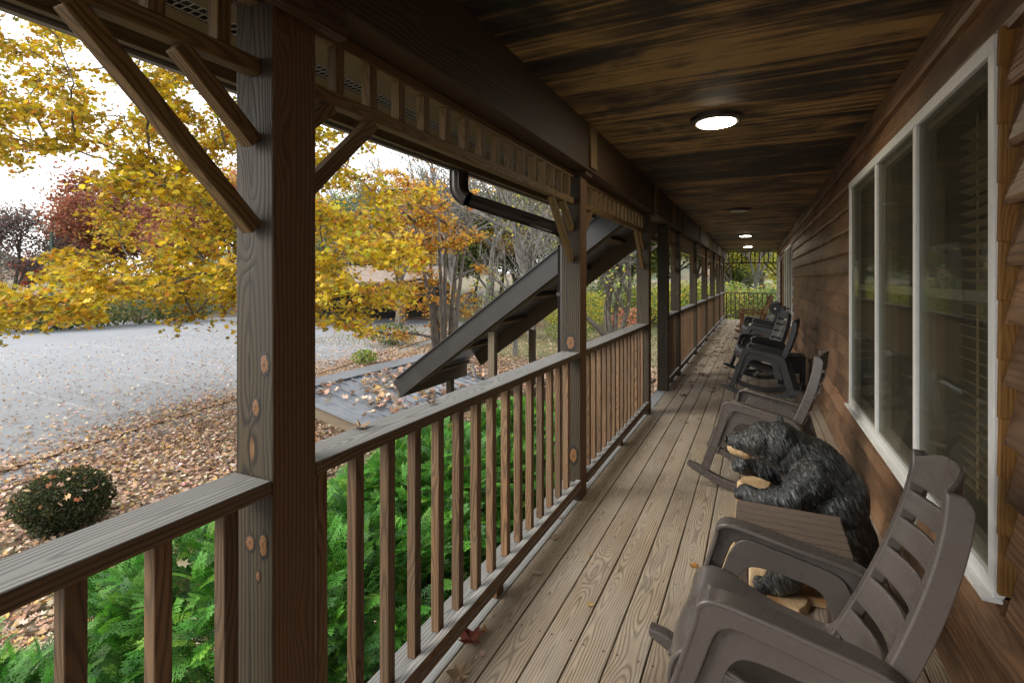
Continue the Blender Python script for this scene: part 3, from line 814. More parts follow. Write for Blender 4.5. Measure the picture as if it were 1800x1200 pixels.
# windows
def window(y0, y1, mulls, name, lab):
    """mulls: y of the mullion centres"""
    x0 = XW - .060
    def N(): return MB(HO)
    f = N(); t = .052; d_ = .055
    f.board((x0 + d_ / 2, y0, WZ1 - t / 2), (x0 + d_ / 2, y1, WZ1 - t / 2), d_, t)
    f.board((x0 + d_ / 2, y0, WZ0 + t / 2), (x0 + d_ / 2, y1, WZ0 + t / 2), d_, t)
    for yy in (y0 + .0225, y1 - .0225):
        f.board((x0 + d_ / 2, yy, WZ0 + t), (x0 + d_ / 2, yy, WZ1 - t), d_ - .002, .045, up=(0, 1, 0))
    for yy in mulls:
        f.board((x0 + d_ / 2 + .001, yy, WZ0 + t), (x0 + d_ / 2 + .001, yy, WZ1 - t), d_ - .002, .052, up=(0, 1, 0))
    win = f.build('window', M['white'], house, bev=.002); tag(win, lab)
    s_ = N(); s_.board((x0 - .003, y0 - .006, WZ0 - .007), (x0 - .003, y1 + .006, WZ0 - .007), .05, .014); s_.build('sill', M['white'], win, bev=.003)
    if name:
        bt = N()
        zz = WZ0 + .02
        while zz < WZ1:
            h = EXPO; wv = .020
            bt.board((XW - .026, y0 - .011 - random.uniform(0, .003), zz), (XW - .022, y0 - .011, min(zz + h, WZ1 + .012)), .056, .020, up=(0, 1, 0)); zz += h
        bt.build('corner_trim', M['roughsawn'], win, bev=.003)
    ys_ = [y0 + .045] + [q for m_ in mulls for q in (m_ - .026, m_ + .026)] + [y1 - .045]
    for a, b in zip(ys_[::2], ys_[1::2]):
        zm = WZ0 + .53 * (WZ1 - WZ0)
        sash = N(); xs_ = x0 + .052
        for zz in (WZ0 + t + .02, zm, WZ1 - t - .02): sash.board((xs_, a, zz), (xs_, b, zz), .03, .04)
        for yy in (a + .02, b - .02): sash.board((xs_ + .002, yy, WZ0 + t), (xs_ + .002, yy, WZ1 - t), .03, .038, up=(0, 1, 0))
        sash.build('sash', M['sash'], win, bev=.002)
        pn = N(); pn.board((x0 + .0165, a, (WZ0 + WZ1) / 2), (x0 + .0165, b, (WZ0 + WZ1) / 2), .003, WZ1 - WZ0 - 2 * t); pn.build('pane', M['glass'], win)
        r_ = N(); xb = XW + .55
        # dim room recess
        r_.poly([(xb, a - .1, WZ0 - .1), (xb, b + .1, WZ0 - .1), (xb, b + .1, WZ1 + .1), (xb, a - .1, WZ1 + .1)])
        r_.poly([(XW + .06, a, WZ0), (xb, a - .1, WZ0 - .1), (xb, a - .1, WZ1 + .1), (XW + .06, a, WZ1)])
        r_.poly([(XW + .06, b, WZ0), (XW + .06, b, WZ1), (xb, b + .1, WZ1 + .1), (xb, b + .1, WZ0 - .1)])
        r_.poly([(XW + .06, a, WZ1), (xb, a - .1, WZ1 + .1), (xb, b + .1, WZ1 + .1), (XW + .06, b, WZ1)])
        r_.poly([(XW + .06, a, WZ0), (XW + .06, b, WZ0), (xb, b + .1, WZ0 - .1), (xb, a - .1, WZ0 - .1)])
        r_.build('room_recess', M['room'], win)
        cu = N(); nk = 46
        for q in range(nk):
            ya, yb = a + (b - a) * q / nk, a + (b - a) * (q + 1) / nk
            fx = lambda yy: XW + .20 + .018 * math.sin(yy * 95) + .02 * math.sin(yy * 23 + a)
            if .18 < (q / nk) < .62 and name and a < 2.2: continue
            cu.poly([(fx(ya), ya, WZ0), (fx(yb), yb, WZ0), (fx(yb), yb, WZ1), (fx(ya), ya, WZ1)])
        cu.build('curtain', M['drape'], win)
        if name and a < 2.2:
            bl = N()
            zz = WZ0 + .10
            while zz < WZ1 - .10:
                bl.board((XW + .115, a + .015, zz), (XW + .115, b - .015, zz + .0), .045, .003, up=(.35, 0, 1)); zz += .048
            for yy in (a + .15, b - .15): bl.board((XW + .115, yy, WZ0 + .06), (XW + .115, yy, WZ1 - .06), .002, .02, up=(0, 1, 0))
            bl.build('blind', M['curtain'], win)
    return win
window(2.05, 4.77, [2.93, 3.78], 1, 'large white triple window nearest the camera')
window(12.2, 15.0, [13.1, 14.05], 0, 'far white window beyond the dark chairs')
window(18.9, 20.6, [19.75], 0, 'last white window by the far corner')
# a slim dark service pipe with white cap on the wall
e = empty('wall_conduit', (XW - .04, 17.1, 0), 'slim dark pipe with a white cap between the two far windows', 'conduit')
m = MB((XW - .04, 17.1, 0)); m.tube([(XW - .055, 17.1, 0.02), (XW - .055, 17.1, 2.1)], .022, 10); m.build('pipe', M['gutter'], e)
m = MB((XW - .04, 17.1, 0)); m.box(XW - .11, XW - .02, 17.04, 17.16, 2.1, 2.2); m.build('cap', M['white'], e, bev=.01)

# ================================================================== ROCKING CHAIRS
def lerp_curve(pts, n):
    """resample a polyline (smoothed Catmull-Rom) to n points"""
    P = [Vector((p[0], p[1], 0)) for p in pts]; out = []
    m = len(P) - 1
    for k in range(n):
        t = k / (n - 1) * m; i = min(int(t), m - 1); f = t - i
        p0 = P[max(i - 1, 0)]; p1 = P[i]; p2 = P[i + 1]; p3 = P[min(i + 2, m)]
        q = .5 * ((2 * p1) + (-p0 + p2) * f + (2 * p0 - 5 * p1 + 4 * p2 - p3) * f * f + (-p0 + 3 * p1 - 3 * p2 + p3) * f ** 3)
        out.append((q.x, q.y))
    return out
BACKP = [(.205, .325), (.262, .445), (.322, .585), (.370, .715), (.405, .83), (.427, .93), (.436, 1.015)]
def back_at(t):
    c = lerp_curve(BACKP, 61); i = max(0, min(60, int(round(t * 60)))); return c[i]
def resin_chair(mat, label, group):
    e = empty('rocking_chair', (0, 0, 0), label, 'rocking chair', group)
    outer = [(-.325, .085), (-.262, .25), (-.205, .42), (-.158, .575), (-.150, .618), (-.128, .642), (-.085, .650), (.02, .634), (.13, .613), (.24, .592), (.302, .574), (.340, .545), (.362, .50), (.392, .38), (.432, .24), (.485, .055)]
    inner = [(-.255, .085), (-.200, .25), (-.150, .40), (-.112, .515), (-.098, .552), (-.078, .574), (-.045, .583), (.03, .570), (.11, .553), (.19, .535), (.235, .522), (.262, .500), (.280, .465), (.308, .36), (.345, .24), (.395, .055)]
    O = lerp_curve(outer, 46); I = lerp_curve(inner, 46)
    for sgn in (-1, 1):
        yo, yi = sgn * .285, sgn * .262
        mb = MB(); mb.ribbon(O, I, min(yo, yi), max(yo, yi))
        # flange along the outside edge: wide on the arm, narrower on the legs
        n = len(O); fo = []; 
        vs = []
        for i, (x, z) in enumerate(O):
            t = i / (n - 1)
            wf = .050 + .032 * max(0, 1 - abs(t - .5) / .26) ** .5
            a = O[max(i - 1, 0)]; b = O[min(i + 1, n - 1)]; tx, tz = b[0] - a[0], b[1] - a[1]; L = math.hypot(tx, tz)
            nx, nz_ = -tz / L, tx / L
            base = len(mb.v)
            y0 = sgn * (.287); y1 = sgn * (.287 - wf)
            lift = .0012
            vs.append((Vector((x + nx * lift, y0, z + nz_ * lift)), Vector((x + nx * lift, y1, z + nz_ * lift)), Vector((x - nx * .016, y1, z - nz_ * .016)), Vector((x - nx * .016, y0, z - nz_ * .016))))
        b0 = len(mb.v)
        for q in vs: mb.v += list(q)
        for i in range(n - 1):
            for k in range(4):
                f = (b0 + i * 4 + k, b0 + i * 4 + (k + 1) % 4, b0 + (i + 1) * 4 + (k + 1) % 4, b0 + (i + 1) * 4 + k)
                if sgn > 0: f = f[::-1]
                mb.f.append(f); mb.w += [(0, 0, 0)] * 4
        for i0 in (0, n - 1):
            f = tuple(b0 + i0 * 4 + k for k in range(4)); mb.f.append(f if (i0 == 0) == (sgn > 0) else f[::-1]); mb.w += [(0, 0, 0)] * 4
        mb.build('arm_frame', mat, e, bev=.007, sm=True, seg=3)
        # inner side panel with its smaller rounded window
        PO = lerp_curve([(-.19, .30), (-.135, .44), (-.10, .54), (-.05, .59), (.05, .575), (.15, .555), (.24, .53), (.275, .48), (.29, .40), (.31, .33), (.325, .27)], 40)
        PI_ = lerp_curve([(-.135, .30), (-.088, .40), (-.068, .455), (-.035, .492), (.02, .498), (.09, .488), (.15, .478), (.19, .458), (.21, .42), (.225, .36), (.235, .27)], 40)
        m2 = MB(); ya, yb = sorted((sgn * .250, sgn * .2615)); m2.ribbon(PO, PI_, ya, yb); m2.build('side_panel', mat, e, bev=.004, sm=True)
        # rocker
        ro, ri = [], []
        for k in range(30):
            t = k / 29; x = -.40 + t * .93; zb = .62 * (x - .06) ** 2
            hh = .058 * min(1, (.55 + 6 * t), (.55 + 6 * (1 - t)))
            ro.append((x, zb + hh)); ri.append((x, zb + .001))
        m3 = MB(); ya, yb = sorted((sgn * .245, sgn * .300)); m3.ribbon(ro, ri, ya, yb); m3.build('rocker', mat, e, bev=.008, sm=True, seg=3)
    # scooped seat
    prof = lerp_curve([(-.222, .27), (-.232, .33), (-.222, .385), (-.185, .418), (-.13, .415), (-.05, .390), (.05, .358), (.14, .338), (.21, .332), (.245, .36)], 26)
    me = bpy.data.meshes.new('seat'); bm = bmesh.new(); rows = []
    ny = 20
    for i, (x, z) in enumerate(prof):
        row = []
        for j in range(ny + 1):
            y = -.252 + .504 * j / ny; q = abs(y) / .252; t = i / 25
            row.append(bm.verts.new((x - .012 * math.cos(q * PI) * (1 - t) , y, z + .045 * q ** 5 * math.sin(min(1, t * 1.6) * PI * .8) - .012 * (1 - q ** 2) * t)))
        rows.append(row)
    for i in range(25):
        for j in range(ny): bm.faces.new((rows[i][j], rows[i][j + 1], rows[i + 1][j + 1], rows[i + 1][j]))
    bm.to_mesh(me); bm.free(); smooth(me)
    o = link('seat', me, mat, e); s_ = o.modifiers.new('s', 'SOLIDIFY'); s_.thickness = .014; s_.offset = -1; bevel(o, .005, 2)
    # back: two stiles, slats and a crest with rounded corners
    hw = lambda t: .236 - .048 * t ** 1.2
    for sgn in (-1, 1):
        c = lerp_curve(BACKP, 40); mb = MB(); b0 = 0
        for i, (x, z) in enumerate(c):
            t = i / 39; a = c[max(i - 1, 0)]; b = c[min(i + 1, 39)]; tx, tz = b[0] - a[0], b[1] - a[1]; L = math.hypot(tx, tz); nx, nz_ = tz / L, -tx / L
            h = hw(t); wd = .042 * (1 if t < .9 else max(.45, 1 - (t - .9) * 5.5)); dp = .050 * (1 if t < .92 else max(.5, 1 - (t - .92) * 6))
            yo = sgn * h; yi = sgn * (h - wd)
            for (yy, k) in ((yo, -.012), (yi, -.012), (yi, dp - .02), (yo, dp)):
                mb.v.append(Vector((x + nx * k, yy, z + nz_ * k)))
        for i in range(39):
            for k in range(4):
                f = (i * 4 + k, i * 4 + (k + 1) % 4, (i + 1) * 4 + (k + 1) % 4, (i + 1) * 4 + k)
                if sgn < 0: f = f[::-1]
                mb.f.append(f); mb.w += [(0, 0, 0)] * 4
        f = tuple(39 * 4 + k for k in range(4)); mb.f.append(f if sgn > 0 else f[::-1]); mb.w += [(0, 0, 0)] * 4
        f = (3, 2, 1, 0); mb.f.append(f if sgn > 0 else f[::-1]); mb.w += [(0, 0, 0)] * 4
        mb.build('back_stile', mat, e, bev=.007, sm=True, seg=3)
    def slat(t0, t1, crest=False):
        me = bpy.data.meshes.new('s'); bm = bmesh.new(); rows = []; nr = 8 if crest else 5; nc = 18
        for i in range(nr + 1):
            t = t0 + (t1 - t0) * i / nr; row = []
            for j in range(nc + 1):
                q = -1 + 2 * j / nc; h = hw(min(t, 1)) - .030
                tt = t
                if crest: tt = t0 + (t1 - t0) * (i / nr) * (1 - .30 * max(0, (abs(q) - .35) / .65) ** 2.2) + (.016 * (1 - q * q) * (i / nr))
                else: tt = t + .022 * (1 - q * q) * 0
                c = lerp_curve(BACKP, 61); ti = min(tt, 1.0) * 60; a = int(min(ti, 59)); f_ = ti - a
                x = c[a][0] * (1 - f_) + c[a + 1][0] * f_; z = c[a][1] * (1 - f_) + c[a + 1][1] * f_
                if tt > 1: z += (tt - 1) * .72; x += (tt - 1) * .12
                bow = .058 * (1 - q * q)
                row.append(bm.verts.new((x + bow + .004, q * h, z - bow * .25)))
            rows.append(row)
        for i in range(nr):
            for j in range(nc): bm.faces.new((rows[i][j], rows[i + 1][j], rows[i + 1][j + 1], rows[i][j + 1]))
        bm.to_mesh(me); bm.free(); smooth(me)
        o = link('back_crest' if crest else 'back_slat', me, mat, e); s_ = o.modifiers.new('s', 'SOLIDIFY'); s_.thickness = .016; s_.offset = 1; bevel(o, .004, 2)
    for k in range(5):
        t0 = .085 + k * .145; slat(t0, t0 + .108)
    slat(.815, 1.03, True)
    # cross brace under the seat
    mb = MB(); mb.board((-.02, -.25, .27), (-.02, .25, .27), .05, .018); mb.board((.30, -.26, .20), (.30, .26, .20), .035, .03)
    mb.build('seat_brace', mat, e, bev=.004)
    return e
chair0 = resin_chair(M['resin'], 'brown grey resin rocking chair nearest the camera, in the lower right corner', 'resin rocking chairs along the wall')
chairdark = resin_chair(M['resin_dark'], 'dark grey resin rocking chair third from the camera, seen side on beyond the bear', 'resin rocking chairs along the wall')
def place(o, x, y, rz, pitch=0, lab=None):
    o.location = (x, y, 0); o.rotation_euler = (0, R(pitch), R(rz))
    if lab: o['label'] = lab
place(chair0, .005, 1.80, -2)
c = copy_tree(chair0); place(c, -.03, 4.30, -10, 0, 'brown grey resin rocking chair just behind the carved bear')
place(chairdark, .01, 7.56, -7)
c = copy_tree(chairdark); place(c, -.02, 9.05, 20, 0, 'dark resin rocking chair with pale lit slats turned toward the camera, just past the third')
c = copy_tree(chairdark); place(c, .02, 11.1, -5, 0, 'dark resin rocking chair mostly hidden, between the two turned ones')
c = copy_tree(chairdark); place(c, -.02, 13.2, 20, 0, 'farthest dark resin rocking chair, turned toward the camera in front of the wooden rockers')

def wooden_rocker(label):
    e = empty('wooden_rocking_chair', (0, 0, 0), label, 'rocking chair', 'wooden slat rocking chairs at the far end')
    mt = M['chairwood']
    for sg in (-1, 1):
        y = sg * .27
        m = MB(); m.board((-.30, y, .05), (-.28, y, .60), .045, .05, up=(0, 1, 0)); m.build('leg', mt, e, bev=.004)
        m = MB(); m.board((.22, y, .05), (.26, y, .58), .045, .05, up=(0, 1, 0)); m.build('leg', mt, e, bev=.004)
        m = MB(); m.board((-.36, y, .615), (.32, y, .60), .09, .026); m.build('arm', mt, e, bev=.006)
        ro, ri = [], []
        for k in range(20):
            x = -.45 + k / 19 * 1.0; zb = .38 * (x - .05) ** 2; ro.append((x, zb + .045)); ri.append((x, zb + .001))
        m = MB(); m.ribbon(ro, ri, y - .02, y + .02); m.build('rocker', mt, e, bev=.003)
    m = MB()
    for k in range(6): m.board((-.28 + k * .085, -.26, .41 - k * .012), (-.28 + k * .085, .26, .41 - k * .012), .07, .02)
    m.board((-.30, -.26, .36), (-.30, .26, .36), .02, .08); m.build('seat', mt, e, bev=.003)
    m = MB()
    for k in range(6): m.board((.20, -.20 + k * .08, .36), (.48, -.215 + k * .086, 1.08), .062, .016, up=(1, 0, -.3))
    m.board((.455, -.25, .98), (.455, .25, .98), .02, .06, up=(.3, 0, 1)); m.board((.245, -.24, .45), (.245, .24, .45), .02, .06, up=(.3, 0, 1)); m.build('backrest', mt, e, bev=.003)
    return e
w0 = wooden_rocker('brown wooden slat rocking chair with flat arms, nearer of the two at the far end')
w0.location = (-.08, 15.6, 0); w0.rotation_euler = (0, 0, R(6))
c = copy_tree(w0); c.location = (-.10, 17.3, 0); c.rotation_euler = (0, 0, R(-4)); c['label'] = 'farther wooden slat rocking chair against the far end railing'

# round black disc on the wall side behind the last resin chair
e = empty('wall_disc', (.55, 12.4, 1.0), 'small round black disc with a pale centre beside the far window', 'disc')
m = MB((.55, 12.4, 1.0)); m.tube([(.37, 12.46, .90), (.38, 12.50, .90)], [.125, .125], 28); m.build('rim', M['black'], e, bev=.01)
m = MB((.55, 12.4, 1.0)); m.tube([(.365, 12.435, .90), (.37, 12.46, .90)], [.022, .022], 16); m.build('hub', M['lampoff'], e)
m = MB((.55, 12.4, 1.0)); m.tube([(.38, 12.5, .90), (.66, 12.56, .90)], .014, 10); m.build('bracket', M['black'], e)

# ------------------------------------------------------------------ side tables
e = empty('side_table', (.125, 2.51, 0), 'brown slatted side table between the nearest rocking chair and the bear', 'side table')
TO = (.125, 2.51, 0)
m = MB(TO)
for k in range(6): m.board((-.085, 2.343 + k * .0645, .470), (.335, 2.343 + k * .0645, .470), .0530, .020, seed=k * 3.3, vs=.2)
m.build('table_top', M['table'], e, bev=.003)
m = MB(TO); m.board((-.083, 2.504, .4655), (.333, 2.504, .4655), .365, .009); m.build('groove_shade', M['gutter'], e)  # near-black sheet so the gaps between slats read as shaded
m = MB(TO); m.board((-.075, 2.35, .439), (-.075, 2.665, .439), .016, .042); m.board((.325, 2.35, .438), (.325, 2.665, .438), .016, .042)
m.board((-.06, 2.335, .438), (.31, 2.335, .438), .014, .042); m.board((-.06, 2.68, .438), (.31, 2.68, .438), .014, .042); m.build('apron', M['table'], e, bev=.002)
for sx_ in (-.055, .305):
    for sy_ in (2.352, 2.663):
        m = MB(TO); m.board((sx_, sy_, .001), (sx_, sy_, .418), .045, .045, up=(0, 1, 0)); m.build('leg', M['table'], e, bev=.003)
e = empty('side_table', (.45, 8.32, 0), 'small black side table by the wall behind the third rocking chair', 'side table')
TO = (.45, 8.32, 0)
m = MB(TO); m.board((.28, 8.32, .45), (.62, 8.32, .45), .42, .03); m.build('table_top', M['black'], e, bev=.006)
m = MB(TO)
m.board((.30, 8.32, .218), (.30, 8.32, .433), .38, .012, up=(1, 0, 0)); m.board((.60, 8.32, .218), (.60, 8.32, .433), .38, .012, up=(1, 0, 0))
m.board((.315, 8.13, .33), (.585, 8.13, .33), .012, .20); m.board((.315, 8.51, .33), (.585, 8.51, .33), .012, .20); m.build('apron', M['black'], e)
for sx_ in (.31, .59):
    for sy_ in (8.145, 8.495):
        m = MB(TO); m.board((sx_, sy_, .001), (sx_, sy_, .43), .05, .05, up=(0, 1, 0)); m.build('leg', M['black'], e, bev=.004)

# ------------------------------------------------------------------ carved bear on its stump
def blob(bm, c, r, rot=(0, 0, 0)):
    mat = Matrix.Translation(c) @ (Matrix.Rotation(rot[1], 4, 'Y') @ Matrix.Rotation(rot[2], 4, 'Z') @ Matrix.Rotation(rot[0], 4, 'X')) @ Matrix.Diagonal((r[0], r[1], r[2], 1))
    bmesh.ops.create_icosphere(bm, subdivisions=3, radius=1, matrix=mat)
def capsule(bm, pts, rad):
    for i in range(len(pts) - 1):
        a, b = Vector(pts[i]), Vector(pts[i + 1]); n = max(2, int((b - a).length / .02))
        for k in range(n + 1):
            t = k / n; p = a.lerp(b, t); r = rad[i] * (1 - t) + rad[i + 1] * t
            bmesh.ops.create_icosphere(bm, subdivisions=2, radius=r, matrix=Matrix.Translation(p))
def remeshed(name, bm, mat, parent, vox, smooth_it=4, disp=None):
    me = bpy.data.meshes.new(name); bm.to_mesh(me); bm.free()
    o = link(name, me, None, None)
    r = o.modifiers.new('r', 'REMESH'); r.mode = 'VOXEL'; r.voxel_size = vox; r.use_smooth_shade = True
    if smooth_it:
        s_ = o.modifiers.new('s', 'SMOOTH'); s_.factor = .6; s_.iterations = smooth_it
    dg = bpy.context.evaluated_depsgraph_get(); ev = o.evaluated_get(dg)
    new = bpy.data.meshes.new_from_object(ev); new.name = name
    bpy.data.objects.remove(o)
    if disp:
        n = len(new.vertices); co = np.empty(n * 3, np.float32); new.vertices.foreach_get('co', co); co = co.reshape(-1, 3)
        no = np.empty(n * 3, np.float32); new.vertices.foreach_get('normal', no); no = no.reshape(-1, 3)
        dd = np.array([disp(Vector(p.tolist())) for p in co], np.float32)
        co = co + no * dd[:, None]; new.vertices.foreach_set('co', co.ravel()); new.update()
    smooth(new)
    new.materials.clear(); new.materials.append(mat)
    o = bpy.data.objects.new(name, new); COL.objects.link(o); o.parent = parent
    return o
bear = empty('carved_bear', (0, 3.02, 0), 'black chainsaw carved wooden bear leaning on a pale stump beside the slatted table', 'carved bear')
bm = bmesh.new()
blob(bm, (.36, 0, .24), (.215, .27, .25)); blob(bm, (.345, 0, .42), (.20, .235, .22)); blob(bm, (.28, 0, .555), (.185, .195, .165), (0, R(20), 0))
blob(bm, (.17, 0, .635), (.135, .145, .12)); blob(bm, (.10, 0, .675), (.135, .135, .118)); blob(bm, (.02, 0, .685), (.11, .112, .098))
capsule(bm, [(.0, 0, .680), (-.085, 0, .668), (-.140, 0, .660)], [.090, .066, .050])
for sg in (-1, 1):
    blob(bm, (.115, sg * .098, .772), (.020, .040, .030))
    capsule(bm, [(.24, sg * .155, .56), (.13, sg * .195, .46), (-.02, sg * .155, .475 if sg > 0 else .43), (-.09, sg * .12, .50 if sg > 0 else .445)], [.105, .078, .058, .050])
    capsule(bm, [(.34, sg * .22, .22), (.16, sg * .25, .24), (.10, sg * .24, .12), (.04, sg * .235, .06)], [.13, .095, .075, .06])
    for t in (-1, 0, 1): blob(bm, (-.02, sg * .235 + t * .036, .045), (.036, .021, .032))
    for t in (-1, 0, 1): blob(bm, (-.125, sg * .12 + t * .028, .49 if sg > 0 else .435), (.028, .015, .02))
def furd(p):
    v = Vector(((p.x + p.z * .55) * 52, p.y * 38, (p.z - p.x * .45) * 11))
    n = mnoise.noise(v) + .5 * mnoise.noise(v * 2.1)
    k = 1.0 if p.x > -.02 else .35
    return (.008 * (.35 - abs(n)) + .003 * n) * k + .010 * mnoise.noise(p * 9)
remeshed('body', bm, M['bear'], bear, .0065, 2, furd)
bm = bmesh.new(); capsule(bm, [(-.080, 0, .632), (-.142, 0, .636)], [.054, .044])
remeshed('muzzle', bm, M['log'], bear, .007, 2, lambda p: .002 * mnoise.noise(p * 40))
bm = bmesh.new(); blob(bm, (-.192, 0, .672), (.012, .026, .020)); me = bpy.data.meshes.new('nose'); bm.to_mesh(me); bm.free(); smooth(me); link('nose', me, M['black'], bear)
for sg in (-1, 1):
    bm = bmesh.new(); blob(bm, (-.048, sg * .082, .712), (.010, .010, .010)); me = bpy.data.meshes.new('eye'); bm.to_mesh(me); bm.free(); smooth(me); link('eye', me, M['black'], bear)
# stump it hugs, faceted, and the flared base left in bare wood
mb = MB()
rings = [(.001, .20), (.05, .185), (.12, .15), (.30, .11), (.445, .098), (.46, .085)]
nseg = 9
for (z_, r_) in rings:
    for k in range(nseg):
        a = 2 * PI * k / nseg + .3; rr = r_ * (1 + .10 * math.sin(k * 2.7 + z_ * 4)); mb.v.append(Vector((-.03 + rr * math.cos(a), rr * math.sin(a) * 1.1, z_)))
for i in range(len(rings) - 1):
    for k in range(nseg):
        mb.f.append((i * nseg + k, i * nseg + (k + 1) % nseg, (i + 1) * nseg + (k + 1) % nseg, (i + 1) * nseg + k)); mb.w += [(0, 0, 0)] * 4
mb.f.append(tuple((len(rings) - 1) * nseg + k for k in range(nseg))); mb.w += [(0, 0, 0)] * nseg
mb.build('stump', M['log'], bear, bev=.006)
mb = MB()
for (cx, cy, r_, h) in ((.10, -.25, .12, .035), (.20, .0, .26, .03), (.10, .24, .12, .035)):
    n = 11; b = len(mb.v)
    for z_ in (.001, h):
        for k in range(n):
            a = 2 * PI * k / n; rr = r_ * (1 + .12 * math.sin(k * 3.1)) * (1 if z_ < .01 else .9); mb.v.append(Vector((cx + rr * math.cos(a), cy + rr * math.sin(a), z_ + cx * .02)))
    for k in range(n): mb.f.append((b + k, b + (k + 1) % n, b + n + (k + 1) % n, b + n + k)); mb.w += [(0, 0, 0)] * 4
    mb.f.append(tuple(b + n + k for k in range(n))); mb.w += [(0, 0, 0)] * n
mb.build('base', M['log'], bear, bev=.004)
bear.location = (.02, 3.02, 0); bear.rotation_euler = (0, 0, R(4)); bear.scale = (.89, 1.02, 1.0)

# ================================================================== LEAVES lying about (single ones as things)
MAPLE = [(0, -.5), (.09, -.16), (.40, -.30), (.34, -.06), (.52, .10), (.24, .16), (.20, .34), (.0, .56), (-.20, .34), (-.24, .16), (-.52, .10), (-.34, -.06), (-.40, -.30), (-.09, -.16)]
def single_leaf(x, y, z, size, col, label, curl=.35, rz=None, tilt=0, group='fallen leaves lying on the porch'):
    me = bpy.data.meshes.new('fallen_leaf'); bm = bmesh.new()
    c = bm.verts.new((0, 0, 0)); ring = []
    for (a, b) in MAPLE:
        r2 = a * a + b * b
        ring.append(bm.verts.new((a * size, b * size, size * curl * (r2 * (1.1 + .6 * math.sin(a * 9 + b * 4)) ) )))
    for i in range(len(ring)): bm.faces.new((c, ring[i], ring[(i + 1) % len(ring)]))
    s1 = bm.verts.new((.0, -.5 * size, size * curl * .3)); s2 = bm.verts.new((.012 * size, -.5 * size, size * curl * .3)); s3 = bm.verts.new((.10 * size, -1.05 * size, size * curl * .35)); bm.faces.new((s1, s2, s3))
    bm.to_mesh(me); bm.free()
    a = me.color_attributes.new('col', 'FLOAT_COLOR', 'POINT'); n = len(me.vertices)
    cc = []
    for i in range(n):
        k = 1 + random.uniform(-.25, .25); cc += [col[0] * k, col[1] * k, col[2] * k, 1]
    a.data.foreach_set('color', cc)
    o = link('fallen_leaf', me, M['litter']); o.location = (x, y, z + .003 + size * curl * .02)
    o.rotation_euler = (R(tilt), R(random.uniform(-6, 6)), rz if rz is not None else random.uniform(0, 6.28))
    return tag(o, label, 'leaf', group)
def deck_at(px, py, z=0):
    fwd = 900 * (CAMZ - z) / (py - 490.5); p = at(px, py, fwd); return p.x, p.y
LV = [((828, 1125), .13, (.16, .045, .03), 'dark red curled leaf near the bottom of the railing', 1.0),
      ((808, 1185), .10, (.42, .30, .20), 'pale tan curled leaf with a long stem at the bottom edge of the picture', .8),
      ((846, 1150), .045, (.45, .30, .27), 'small pinkish dry leaf beside the dark red leaf', .3),
      ((973, 945), .075, (.38, .27, .20), 'tan dry leaf on the second deck board below the tall railing', .7),
      ((944, 1006), .07, (.45, .36, .28), 'pale crumpled leaf just right of the support block', .7),
      ((1039, 975), .032, (.40, .24, .08), 'small yellowish leaf right of the tan dry leaf', .5),
      ((1037, 1063), .042, (.42, .28, .10), 'small yellow brown leaf near the middle deck boards', .5),
      ((1219, 996), .055, (.36, .17, .03), 'amber leaf near the front of the nearest rocking chair', .8),
      ((1207, 744), .055, (.25, .12, .06), 'brown leaf on the aisle left of the second rocking chair', .6),
      ((1226, 736), .05, (.30, .15, .07), 'reddish leaf near the tip of the second rocking chair', .6),
      ((1150, 1083), .045, (.5, .42, .30), 'tiny pale leaf scrap left of the near rocker tip', .4),
      ((852, 1110), .05, (.30, .20, .10), 'small olive curled leaf above the dark red leaf', 1.0),
      ((983, 910), .045, (.40, .30, .24), 'small tan leaf nearest the second post', .6)]
for (p, sz, col, lab, cu) in LV:
    x, y = deck_at(*p); single_leaf(x, y, 0, sz, col, lab, cu * .6)
x, y = deck_at(632, 752, 1.033); single_leaf(x, y, 1.034, .075, (.26, .18, .12), 'brown crumpled leaf on the rail cap between the first two posts', .45)
x, y = deck_at(758, 711, 1.033); single_leaf(x, y, 1.034, .05, (.16, .10, .07), 'small dark leaf farther up the rail cap', .8)
# cigarette butt
x, y = deck_at(825, 1151)
mb = MB((x, y, .005)); mb.tube([(x - .012, y + .006, .0055), (x + .012, y - .006, .0055)], .004, 10); tag(mb.build('cigarette_butt', plain('filter_paper', (.55, .33, .13), .7)), 'orange cigarette butt beside the dark red leaf', 'cigarette butt')
# far scatter: each a leaf of its own
protos = []
for k in range(170):
    y = random.uniform(6.5, 20); a = max(0, 1 - abs(y - 12.5) / 7)
    if random.random() > .25 + a: continue
    x = -1.08 + abs(random.gauss(0, .42)) + random.uniform(0, .15)
    if x > .0: continue
    col = random.choice([(.20, .08, .05), (.14, .06, .045), (.24, .13, .08), (.10, .06, .05)])
    if len(protos) < 12:
        o = single_leaf(x, y, 0, .085, col, 'one of the dry brown leaves scattered along the far deck boards', .5, group='dry leaves scattered down the far deck'); protos.append(o)
    else:
        o = random.choice(protos).copy(); COL.objects.link(o); o.location = (x, y, .004); o.rotation_euler = (0, 0, random.uniform(0, 6)); s_ = random.uniform(.6, 1.2); o.scale = (s_, s_, s_)

